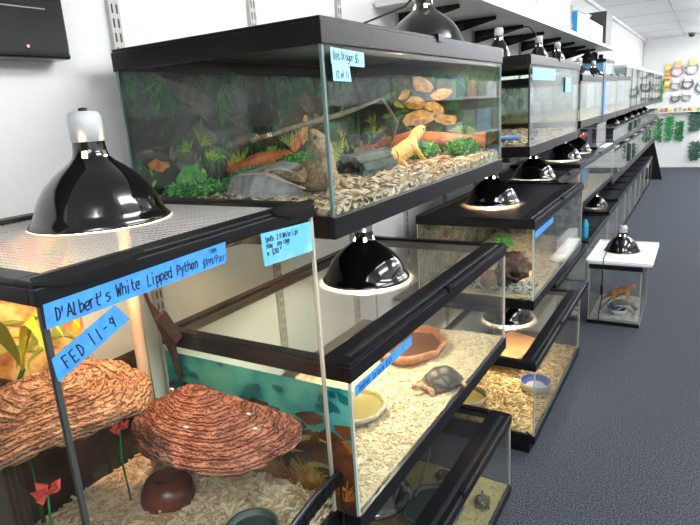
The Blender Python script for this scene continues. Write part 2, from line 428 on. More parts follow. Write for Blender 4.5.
# ---- background films (flat prints on the outside of the glass)
PR = {}
def pm(k, a, b, sc=40, rough=.35):
    if k not in PR: PR[k] = mat('print ' + k, a, .6, spec=.15, col2=b, scale=sc, detail=5, contrast=(.4, .62))
    return PR[k]
def film(tk, org, u, v, W, H, n, base, shapes, seed=1, pname='background_print'):
    """printed picture sheet; shapes = (kind, u, v, size, material index, angle)"""
    rnd = random.Random(seed); org = V(org); u = V(u); v = V(v); n = V(n)
    mb = MB(); P = lambda a, b, d=0: org + u * a + v * b + n * d
    mb.prism([P(0, 0, -.0006), P(W, 0, -.0006), P(W, H, -.0006), P(0, H, -.0006)], n * .0006, 0)
    mats = list(base); k = 0
    def clip(pts, d, mi):
        q = [(min(max(a, 0), W), min(max(b, 0), H)) for a, b in pts]
        mb.poly([P(a, b, d) for a, b in q], mi)
    for sh in shapes:
        kind, a, b, s, mi, ang = sh; k += 1; d = .00004 * k + .0001
        if kind == 'fan':
            for q in range(17):
                t = ang + rnd.uniform(-1.1, 1.1); L = s * rnd.uniform(.6, 1); w = s * .026
                x2, y2 = a + math.cos(t) * L, b + math.sin(t) * L; mxx, myy = a + math.cos(t) * L * .5, b + math.sin(t) * L * .5
                clip([(a, b), (mxx - math.sin(t) * w, myy + math.cos(t) * w), (x2, y2 - L * .12), (mxx + math.sin(t) * w, myy - math.cos(t) * w)], d + q * 3e-6, mi)
        elif kind == 'rock':
            pts = []
            for q in range(10):
                t = 2 * PI * q / 10; rr = s * rnd.uniform(.6, 1.05)
                x_, y_ = math.cos(t) * rr, math.sin(t) * rr * .5
                pts.append((a + x_ * math.cos(ang) - y_ * math.sin(ang), b + x_ * math.sin(ang) + y_ * math.cos(ang)))
            clip(pts, d, mi)
        elif kind == 'leaf':
            pts = []
            for q in range(10):
                t = 2 * PI * q / 10; x_, y_ = s * math.cos(t), s * .38 * math.sin(t) * (1 - .3 * math.cos(t))
                pts.append((a + x_ * math.cos(ang) - y_ * math.sin(ang), b + x_ * math.sin(ang) + y_ * math.cos(ang)))
            clip(pts, d, mi)
        elif kind == 'arc':
            pts = []; m_ = 12
            for q in range(m_ + 1):
                t = ang + PI * .9 * q / m_; pts.append((a + s * math.cos(t), b + s * .75 * math.sin(t)))
            for q in range(m_, -1, -1):
                t = ang + PI * .9 * q / m_; f_ = 1 - .22 * math.sin(PI * q / m_) - .02; pts.append((a + s * f_ * math.cos(t), b + s * .75 * f_ * math.sin(t)))
            clip(pts, d, mi)
    return build(pname, mb, mats, tk)

def jungle(W, H, n, seed, dense=1.0):
    r = random.Random(seed); S = []
    for _ in range(int(16 * dense * W / .5)): S.append(('rock', r.uniform(0, W), r.uniform(H * .25, H), r.uniform(.02, .06), r.choice((1, 1, 1, 8)), r.uniform(-.6, .6)))
    for _ in range(int(24 * dense * W / .5)): S.append(('fan', r.uniform(0, W), r.uniform(H * .25, H), r.uniform(.04, .09), r.choice((3, 4, 3)), r.uniform(-2.6, -.5)))
    for _ in range(int(60 * W / .5)): S.append((r.choice(('leaf', 'rock')), r.uniform(0, W), r.uniform(H * .2, H), r.uniform(.005, .016), r.choice((1, 8, 3, 4, 0, 0)), r.uniform(-1.6, 1.6)))
    for _ in range(int(18 * W / .5)): S.append(('fan', r.uniform(0, W), r.uniform(H * .8, H), r.uniform(.05, .1), r.choice((3, 3, 4)), r.uniform(-2.0, -1.1)))
    for _ in range(int(50 * W / .5)): S.append(('leaf', r.uniform(0, W), r.uniform(0, H * .3), r.uniform(.006, .014), r.choice((5, 7, 7, 6, 4)), r.uniform(-1.6, 1.6)))
    for _ in range(int(6 * W / .5)): S.append(('fan', r.uniform(0, W), r.uniform(H * .15, H * .4), r.uniform(.03, .06), 5, r.uniform(1.0, 2.2)))
    for _ in range(int(12 * W / .5)): S.append(('rock', r.uniform(0, W), r.uniform(0, H * .28), r.uniform(.02, .05), r.choice((6, 7, 5, 7)), r.uniform(-.3, .3)))
    return S
JM = [pm('forest', (.004, .012, .007), (.03, .04, .025), 30), pm('stone dark', (.03, .035, .03), (.09, .09, .07), 40), pm('stone tan', (.34, .24, .09), (.62, .46, .2), 50),
      pm('palm', (.006, .07, .03), (.02, .16, .06), 60), pm('palm pale', (.03, .15, .06), (.1, .28, .1), 60), pm('grass', (.16, .4, .03), (.42, .55, .06), 60),
      pm('log orange', (.4, .12, .02), (.6, .25, .05), 50), pm('moss', (.05, .26, .05), (.12, .4, .08), 90), pm('stone mid', (.1, .11, .08), (.2, .19, .13), 40), pm('stone shade', (.26, .17, .06), (.42, .3, .13), 60)]

# --- U1 : the big upper dragon tank
U1 = tank('large terrarium on the upper shelf holding two bearded dragons before a jungle print', .063, .536, .763, 1.677, 1.165, 1.503, rim=M['black'], screen='d', rt=.04, rb=.036, seal='sealteal', near_glass='glassdirty')
S = jungle(.9, .29, 40, 5)
S += [('rock', .53, .09, .05, 6, .3), ('rock', .58, .12, .045, 2, 1.2), ('rock', .60, .19, .05, 8, -.3), ('rock', .16, .22, .05, 8, -.5), ('fan', .5, .08, .06, 5, 1.5), ('fan', .3, .06, .05, 5, 1.7)]
film(U1, (.0665, .77, 1.2), (0, 1, 0), (0, 0, 1), .9, .27, (1, 0, 0), JM, S, 3)
S = jungle(.46, .29, 30, 9, .7)
for (a_, b_, s_, g_) in ((.23, .225, .055, -.35), (.29, .195, .04, .1), (.20, .175, .05, -.2), (.27, .155, .045, -.4), (.215, .13, .06, .15), (.30, .12, .04, -.1), (.17, .20, .03, .5)): S += [('rock', a_, b_ - .008, s_ * 1.05, 0, g_), ('rock', a_, b_, s_, 2, g_), ('leaf', a_ + s_ * .1, b_ - s_ * .25, s_ * .45, 9, g_)]
S += [('rock', .30 - .07, .21, .02, 2, -.3), ('rock', .2, .07, .05, 8, 0)]
S += [('leaf', .12, .2, .022, 7, .5), ('leaf', .15, .17, .02, 5, -.4), ('leaf', .11, .14, .02, 7, .2), ('fan', .46, .26, .09, 4, -2), ('fan', .38, .27, .08, 4, -1.4), ('fan', .06, .08, .06, 5, 1.5)]
o = film(U1, (.068, 1.6725, 1.2), (1, 0, 0), (0, 0, 1), .46, .27, (0, -1, 0), JM, S, 4)
label_tape(U1, [(.536, .785, 1.459), (.536, .888, 1.455), (.536, .888, 1.432), (.536, .785, 1.435)], M['tapelight'], [('Red Dragon $5', .06, .3, .0125, .0011)], lab='pale blue tape label with faded writing')
label_tape(U1, [(.5372, .785, 1.435), (.5372, .836, 1.434), (.5372, .84, 1.409), (.5372, .786, 1.41)], M['tapelight'], [('(2 of 1)', .15, .2, .0105, .001)], lab='short pale blue tape label below the other')
chipU = [mat('chip pale', (.62, .5, .34), .8), mat('chip tan', (.45, .32, .19), .8), mat('chip brown', (.2, .12, .07), .85), mat('chip cream', (.75, .64, .46), .8)]
_, HU = bedding('coarse brown and tan wood chip bedding in the large upper dragon terrarium', .063, .536, .763, 1.677, 1.212, chipU, 3600, .02, .005, .03, slope=lambda x, y: .012 * max(0, (y - 1.0)))
# clear streaks of the front pane: two vertical bright strips seen are mirrored lights

# moss, logs, leaves in U1
def clump(name, label, cat, c, r, mats, n, leaf, seed, group=None):
    rnd = random.Random(seed); mb = MB(); c = V(c)
    mb.blob(c, (r[0] * .85, r[1] * .85, r[2] * .8), 14, 8, 0, .3, 6, seed)
    for k in range(n):
        a = rnd.uniform(0, 2 * PI); th = math.acos(rnd.uniform(0, 1)); d = V((math.sin(th) * math.cos(a), math.sin(th) * math.sin(a), math.cos(th)))
        p = c + V((d.x * r[0], d.y * r[1], d.z * r[2])) * rnd.uniform(.8, 1.05)
        s = d.cross(V((rnd.uniform(-1, 1), rnd.uniform(-1, 1), rnd.uniform(-1, 1)))).normalized(); t = s.cross(d); L = leaf * rnd.uniform(.6, 1.3)
        q = (d * .5 + t * rnd.uniform(-1, 1)).normalized()
        mb.poly([p - s * L * .35, p + q * L * .5 - s * L * .1 + d * L * .1, p + q * L, p + q * L * .5 + s * L * .35], rnd.randrange(len(mats)))
    z = min(v[2] for v in mb.v)
    return single(name, mb, mats, label, cat, group)
mossm = [mat('moss dark', (.03, .2, .06), .8), mat('moss mid', (.08, .34, .08), .8), mat('moss bright', (.2, .5, .12), .8)]
mossy = [mat('plant yellow', (.4, .42, .05), .7), mat('plant lime', (.25, .42, .06), .7), mossm[1]]
for i, (c, r, mm, lb) in enumerate([((.34, 1.52, 1.235), (.06, .06, .028), mossm, 'bright green moss clump beside the yellow bearded dragon'),
        ((.45, 1.58, 1.235), (.045, .05, .03), mossm, 'dark green moss clump in the corner past the yellow dragon'),
        ((.19, 1.02, 1.228), (.07, .1, .024), mossm, 'green moss mat behind the grey rock ramp'),
        ((.14, 1.20, 1.235), (.05, .08, .03), mossm, 'green moss mound against the back jungle print'),
        ((.14, .86, 1.222), (.06, .06, .02), mossm, 'low green moss in the back corner near the dome lamp'),
        ((.13, 1.36, 1.24), (.04, .07, .035), mossy, 'yellow green foliage clump behind the slate log')]):
    clump('moss_clump', lb, 'moss', c, r, mm, 700, .011, i + 3)
orangem = mat('orange bark', (.5, .17, .04), .7, col2=(.3, .08, .03), scale=40, bump=.004)
single('bark_log', MB().tube([(.17, 1.62, 1.25), (.27, 1.635, 1.268), (.38, 1.62, 1.262), (.5, 1.625, 1.25)], [.02, .026, .024, .018], 10), orangem, 'orange bark log lying along the end behind green moss', 'log', smooth=True)
single('bark_log', MB().tube([(.11, 1.0, 1.245), (.12, 1.1, 1.262), (.11, 1.22, 1.262)], [.014, .02, .016], 10), orangem, 'reddish bark log half buried in moss at the back', 'log', smooth=True)
lf = MB()
for k in range(9):
    a = .3 + k * .27; L = .07; b = V((.44, 1.63, 1.265)); tip = b + V((math.cos(a) * L * .8, -.02, math.sin(a) * L * .55)); mid = (b + tip) / 2 + V((0, 0, .012)); s = V((0, 0, .004)) 
    lf.add([b - s, mid - s * 1.5, tip, mid + s * 1.5], [(0, 1, 2, 3)])
single('plastic_plant', lf, mossy[1], 'spiky lime green plastic plant behind the moss at the tank end', 'plant')
# grey ramp rock
rk = MB(); 
prof = [(.30, .83), (.38, .85), (.40, .93), (.36, 1.04), (.22, 1.06), (.15, .98), (.20, .87)]
top = [(p[0] * .8 + .28 * .2, p[1] * .8 + .95 * .2) for p in prof]
vs = [(x, y, 1.2) for x, y in prof] + [(x, y, 1.257 + .010 * math.sin(i * 2)) for i, (x, y) in enumerate(top)] + [(.28, .95, 1.263)]
fs = [(i, (i + 1) % 7, (i + 1) % 7 + 7, i + 7) for i in range(7)] + [(i + 7, (i + 1) % 7 + 7, 14) for i in range(7)] + [tuple(reversed(range(7)))]
rk.add(vs, fs); so = single('basking_rock', rk, mat('grey rock', (.34, .35, .36), .85, col2=(.52, .52, .52), scale=60, bump=.004), 'flat grey basking rock beside the brown bearded dragon', 'rock', bevel=.006)
# slate log
sl = MB()
slm = [mat('slate green', (.015, .035, .028), .7, col2=(.06, .1, .085), scale=50, bump=.003), mat('slate pale', (.08, .12, .1), .7, col2=(.03, .05, .045), scale=40, bump=.002)]
for k in range(9):
    a0 = PI * (k / 9) ; a1 = PI * ((k + 1) / 9) + .05
    yA, yB = 1.14 + .012 * (k % 2), 1.345 + .014 * ((k * 2) % 3)
    R0, R1 = .034, .043 + .003 * (k % 3)
    c0 = V((.335, 0, 1.212))
    def pt(a, R, y): return (c0.x + R * math.cos(a), y, c0.z + R * 1.15 * math.sin(a))
    sl.prism([pt(a0, R0, yA), pt(a0, R1, yA), pt(a1, R1 + .002, yA), pt(a1, R0, yA)], (0, yB - yA, 0), k % 2)
single('log_hide', sl, slm, 'dark green stacked slate half log hide beside the yellow dragon', 'hide')
br = MB().tube([(.36, .79, 1.325), (.40, .92, 1.348), (.415, 1.0, 1.358), (.425, 1.08, 1.372), (.44, 1.13, 1.385)], [.004, .005, .006, .004, .003], 7)
br.tube([(.415, 1.0, 1.358), (.40, 1.03, 1.374), (.39, 1.05, 1.38)], [.004, .003, .002], 6)
br.tube([(.44, 1.13, 1.385), (.40, 1.28, 1.33), (.30, 1.40, 1.22)], [.003, .0035, .004], 6)
single('climbing_branch', br, mat('branch bark', (.12, .09, .06), .8, col2=(.25, .2, .13), scale=60), 'thin brown climbing branch crossing behind the pale tape labels', 'branch', smooth=True)
st = MB().tube([(.26, .86, 1.258), (.34, .84, 1.262), (.45, .81, 1.24)], [.0016, .0018, .001], 5)
single('twig', st, mat('pale twig', (.75, .68, .52), .7), 'pale straw twig lying across the grey basking rock', 'twig')

def toes(P, E, Rr, i, base, dirv, n=4, L=.012, r=.0014):
    base = V(base); d = V(dirv).normalized(); s = d.cross(V((0, 0, 1))).normalized()
    for k in range(n):
        a = (k - (n - 1) / 2) * .42; q = (d * math.cos(a) + s * math.sin(a)); LL = L * (1 - .12 * abs(k - 1.6))
        P.append(base + q * LL * .5 + V((0, 0, .0015))); Rr.append(r * 1.2); E.append((i, len(P) - 1))
        P.append(base + q * LL - V((0, 0, .0005))); Rr.append(r * .7); E.append((len(P) - 2, len(P) - 1))
def lizard(name, label, spine, rad, legs, bodym, eyem, headd, scale=1, spikes=True, toe=.012):
    """spine: tail tip -> snout; legs: (spine index, [elbow, hand], toe direction)"""
    t = thing(name, label, 'lizard', (spine[2][0], spine[2][1], min(p[2] for p in spine) - .01))
    P = [V(p) for p in spine]; Rr = list(rad); E = [(i, i + 1) for i in range(len(P) - 1)]
    for si, (el, ha), td in legs:
        P.append(V(el)); Rr.append((.0075 * scale)); E.append((si, len(P) - 1))
        P.append(V(ha)); Rr.append((.0045 * scale)); E.append((len(P) - 2, len(P) - 1))
        toes(P, E, Rr, len(P) - 1, ha, td, 4, toe * scale, .0016 * scale)
    b = skinmesh('body', P, E, Rr, bodym, t, 2, root=len(spine) // 2)
    hd = V(spine[-2]) * .6 + V(spine[-3]) * .4 if len(spine) > 9 else V(spine[-2]); sn = V(spine[-1]); d = (sn - hd).normalized(); s = d.cross(V((0, 0, 1))).normalized(); up = s.cross(d)
    for sg in (-1, 1):
        build('eye', MB().blob(hd + d * .006 * scale + s * sg * .0125 * scale + up * .005 * scale, .0028 * scale, 8, 6), eyem, t, smooth=True)
    mo = MB().tube([hd + s * .011 * scale - up * .004 * scale + d * .004 * scale, sn * .9 + hd * .1 + s * .004 * scale - up * .002 * scale, sn * .9 + hd * .1 - s * .004 * scale - up * .002 * scale, hd - s * .011 * scale - up * .004 * scale + d * .004 * scale], .0007 * scale, 5)
    build('mouth_line', mo, M['ink'], t)
    if spikes:
        sk = MB()
        for i in range(3, len(spine) - 2):
            a, c = V(spine[i]), V(spine[i + 1])
            for q in range(6):
                p = a.lerp(c, q / 6); r = (rad[i] + (rad[i + 1] - rad[i]) * q / 6); dd = (c - a).normalized(); ss = dd.cross(V((0, 0, 1)))
                if ss.length < .1: ss = V((0, 1, 0))
                ss.normalize(); 
                for sg in (-1, 1):
                    b0 = p + ss * sg * r * .86; tip = b0 + ss * sg * .006 * scale + V((0, 0, .001))
                    sk.add([b0 + dd * .0018, b0 - dd * .0018, b0 + V((0, 0, .002)), tip], [(0, 1, 3), (1, 2, 3), (2, 0, 3)])
        build('side_spines', sk, bodym, t)
    return t
dgb = mat('brown dragon skin', (.22, .14, .07), .75, col2=(.46, .34, .19), scale=150, bump=.0025, bscale=300)
dgy = mat('yellow dragon skin', (.5, .26, .04), .65, col2=(.75, .55, .22), scale=150, bump=.0025, bscale=300)
lizard('bearded_dragon', 'sandy brown bearded dragon rearing up in the terrarium corner, snout pointing upward',
       [(.30, 1.16, 1.226), (.33, 1.08, 1.228), (.35, 1.01, 1.231), (.365, .955, 1.237), (.395, .92, 1.246), (.435, .892, 1.262), (.452, .884, 1.287), (.446, .880, 1.304), (.437, .878, 1.318), (.424, .877, 1.338)],
       [.003, .008, .014, .027, .034, .028, .0145, .0205, .017, .007],
       [(5, ((.478, .866, 1.245), (.470, .848, 1.221)), (.2, -1, 0)), (5, ((.40, .862, 1.252), (.345, .868, 1.262)), (-1, 0, 0)),
        (3, ((.41, .975, 1.240), (.445, .955, 1.220)), (1, -.3, 0)), (3, ((.32, .92, 1.250), (.31, .88, 1.262)), (-.2, -1, 0))], dgb, M['ink'], None, 1.35)
lizard('bearded_dragon', 'bright yellow bearded dragon with raised pale head facing the moss',
       [(.27, 1.12, 1.226), (.30, 1.18, 1.228), (.325, 1.24, 1.229), (.35, 1.31, 1.238), (.362, 1.36, 1.247), (.368, 1.405, 1.262), (.369, 1.434, 1.281), (.369, 1.452, 1.291), (.368, 1.476, 1.299), (.366, 1.508, 1.307)],
       [.003, .006, .01, .021, .026, .021, .0125, .0185, .015, .0065],
       [(5, ((.397, 1.40, 1.248), (.402, 1.425, 1.224)), (.3, 1, 0)), (5, ((.338, 1.41, 1.248), (.335, 1.43, 1.226)), (-.2, 1, 0)),
        (3, ((.385, 1.335, 1.228), (.405, 1.315, 1.217)), (1, .3, 0)), (3, ((.315, 1.33, 1.23), (.295, 1.315, 1.22)), (-1, .3, 0))], dgy, M['ink'], None, 1.1)

# --- M1: tortoise tank
M1 = tank('long tortoise tank on the middle shelf with tan bedding and a blue tape label', .10, .555, .747, 1.656, .623, .956, screen='m', seal='seal', front=.06)
tm = [pm('teal', (.0, .22, .26), (.1, .45, .42), 14), pm('rust', (.3, .09, .02), (.55, .2, .04), 30), pm('ochre', (.45, .3, .06), (.62, .45, .12), 20), pm('umber', (.05, .02, .012), (.16, .06, .02), 25), pm('teal dark', (.0, .1, .13), (.02, .2, .2), 20)]
S = []
rr = random.Random(2)
for k in range(8): S.append(('rock', .06 * k, .035, .22, 3, 0))
for k in range(18): S.append(('rock', rr.uniform(0, .44), rr.uniform(.0, .15), rr.uniform(.03, .06), rr.choice((1, 3, 3)), rr.uniform(-.6, .6)))
for k in range(12): S.append(('rock', k * .04, .165 + .015 * math.sin(k * 2.3), .035, 3, 0))
for k in range(20): S.append(('arc', rr.uniform(.15, .44), rr.uniform(-.02, .1), rr.uniform(.03, .09), rr.choice((2, 1, 2)), rr.uniform(0, 1.5)))
for k in range(14): S.append(('leaf', rr.uniform(.2, .44), rr.uniform(0, .14), rr.uniform(.02, .05), rr.choice((2, 1, 3)), rr.uniform(0, 3)))
for k in range(14): S.append(('rock', rr.uniform(0, .44), rr.uniform(.17, .25), rr.uniform(.01, .03), 4, rr.uniform(-.6, .6)))
for k in range(26): S.append(('fan', rr.uniform(.12, .44), rr.uniform(0, .05), rr.uniform(.03, .09), rr.choice((1, 2)), 1.5))
film(M1, (.105, .7455, .66), (1, 0, 0), (0, 0, 1), .445, .25, (0, -1, 0), tm, S, 5)
label_tape(M1, [(.5555, .757, .913), (.5555, .985, .919), (.5555, .985, .9), (.5555, .758, .893)], M['tape'], [('Redfoot Tortoise $169', .05, .2, .0125, .001)], lab='blue tape label')
chipM = [mat('aspen straw', (.68, .56, .36), .85), mat('aspen cream', (.8, .71, .5), .85), mat('aspen tan', (.52, .4, .22), .85)]
_, HM = bedding('fine pale tan bedding in the tortoise tank', .10, .555, .747, 1.656, .662, chipM, 9000, .010, .006, .025)
def bowl(name, label, cat, c, rx, ry, h, m, mi, wob=0, water=None, wall=.012, n=28):
    c = V(c); mb = MB(); t = thing(name, label, cat, c)
    prof = [(0, 0), (.82, 0), (.95, h * .5), (1.0, h), (1 - wall / rx * .5, h * 1.05), (1 - wall / rx, h * .92), (.8, h * .25), (0, h * .2)]
    vs = []; fs = []
    for j, (r, z) in enumerate(prof):
        for k in range(n):
            a = 2 * PI * k / n; w = 1 + wob * noise.noise(V((math.cos(a) * 2.2, math.sin(a) * 2.2, c.x * 9)))
            zz = z + (wob * .06 * noise.noise(V((math.cos(a) * 4, math.sin(a) * 4, c.y))) * (z > h * .4)) * 1
            vs.append(c + V((rx * r * w * math.cos(a), ry * r * w * math.sin(a), zz)))
    for j in range(len(prof) - 1):
        for k in range(n): fs.append((j * n + k, j * n + (k + 1) % n, (j + 1) * n + (k + 1) % n, (j + 1) * n + k))
    mb.add(vs, fs[:n * 4], 0); mb.add([], [], 0)
    mb.f += [tuple(f) for f in fs[n * 4:]]; mb.m += [1] * (len(fs) - n * 4)
    build('dish', mb, [m, mi], t, smooth=True)
    if water:
        wv = MB(); pts = []
        for k in range(n):
            a = 2 * PI * k / n; w = 1 + wob * noise.noise(V((math.cos(a) * 2.2, math.sin(a) * 2.2, c.x * 9)))
            pts.append(c + V((rx * .86 * w * math.cos(a), ry * .86 * w * math.sin(a), h * .55)))
        wv.poly(pts); build('water', wv, water, t)
    return t
waterm = glass_mat('still water', (.75, .7, .55), .02, .06)
terra = mat('terracotta stone', (.42, .17, .08), .6, col2=(.62, .32, .18), scale=40, bump=.003)
terrad = mat('terracotta wet', (.25, .09, .04), .35, col2=(.36, .15, .07), scale=30)
bowl('water_dish', 'large terracotta rock water dish at the back of the tortoise tank', 'dish', (.335, 1.44, .664), .10, .125, .032, terra, terrad, .18, mat('brown water', (.16, .07, .035), .08, coat=.5))
greyst = mat('grey stone dish', (.33, .3, .24), .7, col2=(.5, .46, .38), scale=60, bump=.002)
olive = mat('murky olive', (.3, .24, .07), .4, col2=(.4, .33, .12), scale=30)
bowl('water_dish', 'grey stone water dish with murky water near the tape label', 'dish', (.365, 1.06, .666), .075, .085, .020, greyst, olive, .12, mat('murky water', (.3, .25, .09), .08, coat=.5))
# tortoise
def tortoise(label, c, s, ang, shellm, skinm, spotm=None):
    t = thing('tortoise', label, 'tortoise', c); c = V(c)
    R_ = Matrix.Rotation(ang, 3, 'Z')
    T = lambda x, y, z: c + R_ @ V((x * s, y * s, z * s))
    sh = MB(); n = 20; pr_ = [(0, .62), (.25, .6), (.5, .52), (.75, .36), (.92, .2), (1.0, .1), (.96, .05), (.7, .03), (0, .03)]
    vs = []; fs = []
    for j, (r, z) in enumerate(pr_):
        for k in range(n):
            a = 2 * PI * k / n; bump_ = 1 + .03 * math.cos(a * 9) * (r > .4); vs.append(T(r * .62 * math.cos(a) * bump_, r * .46 * math.sin(a) * bump_, z * .85 + .07 + (.03 * math.cos(a * 5) * (r == .5))))
    for j in range(len(pr_) - 1):
        for k in range(n): fs.append((j * n + k, j * n + (k + 1) % n, (j + 1) * n + (k + 1) % n, (j + 1) * n + k))
    sh.add(vs, fs); build('shell', sh, shellm, t, smooth=True)
    P = [T(-.68, 0, .1), T(-.4, 0, .12), T(0, 0, .14), T(.4, 0, .14), T(.66, 0, .2), T(.82, 0, .24), T(.93, 0, .22)]
    Rr = [.02 * s, .1 * s, .2 * s, .14 * s, .08 * s, .1 * s, .06 * s]; E = [(i, i + 1) for i in range(6)]
    for si, x, y in ((3, .5, .34), (3, .5, -.34), (1, -.45, .34), (1, -.45, -.34)):
        P.append(T(x, y, .13)); Rr.append(.08 * s); E.append((si, len(P) - 1)); P.append(T(x * 1.12, y * 1.2, .05)); Rr.append(.07 * s); E.append((len(P) - 2, len(P) - 1))
    skinmesh('body', P, E, Rr, skinm, t, 2, root=2)
    for sg in (-1, 1): build('eye', MB().blob(T(.86, .085 * sg, .27), .018 * s, 6, 5), M['ink'], t)
    return t
shellm = scute_mat('grey brown shell', (.1, .075, .055), (.34, .27, .19), 38)
tort = tortoise('grey brown tortoise walking across the pale bedding by the terracotta dish', (.503, 1.262, .664), .095, -2.2, shellm, mat('tortoise skin', (.3, .16, .08), .7, col2=(.45, .3, .18), scale=90))
# scattered greens in M1
gr = MB(); rnd = random.Random(4)
for k in range(60):
    x, y = .44 + rnd.gauss(0, .012), 1.10 + rnd.gauss(0, .03); z = HM(x, y) + .006; a = rnd.uniform(0, 6.3); L = .006
    gr.add([(x, y, z), (x + L * math.cos(a), y + L * math.sin(a), z + .002), (x + L * math.cos(a + .5), y + L * math.sin(a + .5), z)], [(0, 1, 2)], k % 2)
single('chopped_greens', gr, [mat('dry greens', (.18, .2, .04), .8), mat('brown greens', (.28, .14, .04), .8)], 'scraps of dried greens scattered on the tortoise bedding', 'food', kind='stuff')

# --- P: tall python tank
P_ = tank('tall snake tank with two rough ledges and a perforated top', .05, .5135, .283, .744, .63, 1.2306, screen='p', seal='sealdark', front=.03, lidbar=.026, rt=.024, handle=False)
for o_ in [o for o in C.objects if o.parent == P_ and o.name.startswith('corner_seal')]:
    if max(v.co.y for v in o_.data.vertices) + P_.location.y > .7:
        o_.data.materials[0] = M['seal']
# curved lid grips on the front
def grip(ya, yb):
    mb = MB(); n = 24; x = .5135
    vs = []; fs = []
    for i in range(n + 1):
        t = i / n; y = ya + (yb - ya) * t; d = .011 * math.sin(PI * t) ** .7
        for q in ((x - .006, 1.2318), (x - .006 + .0 , 1.2345), (x + .001 + d * .3, 1.2345 - .003 - d * .4), (x + .001 + d * .3, 1.2290 - d), (x - .002, 1.2285 - d)):
            vs.append((q[0], y, q[1]))
    for i in range(n):
        for k in range(5): fs.append((i * 5 + k, i * 5 + (k + 1) % 5, (i + 1) * 5 + (k + 1) % 5, (i + 1) * 5 + k))
    fs += [(0, 1, 2, 3, 4), tuple(reversed([n * 5 + k for k in range(5)]))]
    mb.add(vs, fs); return mb
KIDS.clear()
lid = [o for o in C.objects if o.parent == P_ and o.name.startswith('screen_lid')][0]
build('grip', grip(.285, .41), M['black'], lid, smooth=False); build('grip', grip(.64, .742), M['black'], lid)
label_tape(P_, [(.514, .288, 1.2085), (.514, .536, 1.2125), (.514, .533, 1.186), (.514, .287, 1.184)], M['tape'],
           [("D'Albert's", .04, .2, .0128, .0014), ('White', .32, .26, .0125, .0014), ('Lipped', .48, .22, .0125, .0014), ('Python', .655, .22, .0118, .0013), ('$499/Pair', .825, .1, .0095, .0008), ('*2009', .875, .66, .0055, .0005)], lab='long blue tape price label')
label_tape(P_, [(.5146, .362, 1.184), (.5146, .377, 1.163), (.5146, .287, 1.13), (.5146, .285, 1.155)], M['tape'], [], lab='slanted blue tape feeding note')
note = [o for o in C.objects if o.name.startswith('price_label')][-1]
# the slanted note: rewrite its writing along the strip
ink = MB(); ca = V((.5152, .2915, 1.1352)); uu = (V((0, .377, 1.163)) - V((0, .287, 1.13))); vv_ = V((0, -.0, 1))
strokes(ink, 'FED 11-9', ca + V((.0001, .006, .004)), (0, uu.y, uu.z), (0, -uu.z, uu.y), .0135, .0014, (1, 0, 0), sp=.78, seed=5)
build('handwriting', ink, M['ink'], note)
label_tape(P_, [(.514, .606, 1.2075), (.514, .729, 1.2015), (.514, .727, 1.155), (.514, .608, 1.160)], M['tapegreen'],
           [('South  2.0 White Lips', .06, .72, .0078, .0009), ('show   ony cage', .06, .52, .0078, .0009), ('w  $200 *', .07, .3, .0078, .0009)], lab='square blue tape note with greenish stains')
# back print (covers the near part of the back pane)
pmx = [pm('leaf litter', (.45, .2, .06), (.85, .62, .25), 28), pm('leaf cream', (.8, .6, .3), (.95, .8, .5), 30), pm('leaf brown', (.3, .1, .04), (.5, .22, .1), 40), pm('leaf yellow', (.7, .55, .04), (.85, .75, .15), 20), pm('leaf green', (.2, .28, .04), (.4, .45, .1), 30), pm('dark shade', (.02, .012, .008), (.06, .03, .015), 20)]
S = []; rr = random.Random(8)
film(P_, (.0575, .29, .668), (0, 1, 0), (0, 0, 1), .445, .25, (1, 0, 0), [pm('dark shade', (.02, .012, .008), (.06, .03, .015), 20), pm('shaded moss', (.02, .03, .01), (.06, .08, .02), 20)], [('fan', .05 * q, .02, .09, 1, 1.4) for q in range(9)], 61, 'lower_shade_film')  # dark sheet painting in the shade below the ledges
for k in range(60): S.append((rr.choice(('rock', 'leaf')), rr.uniform(0, .34), rr.uniform(.32, .52), rr.uniform(.008, .028), rr.choice((1, 2, 2, 3, 4, 4)), rr.uniform(0, 3)))
for k in range(8): S.append(('arc', rr.uniform(.1, .32), rr.uniform(.3, .42), rr.uniform(.03, .06), rr.choice((3, 3, 4)), rr.uniform(0, .8)))
for k in range(30): S.append(('rock', rr.uniform(0, .34), rr.uniform(0, .26), .07, 5, rr.uniform(0, 3)))  # dark blotches put the shade under the ledges into the print
film(P_, (.0568, .29, .668), (0, 1, 0), (0, 0, 1), .32, .53, (1, 0, 0), pmx, S, 6)
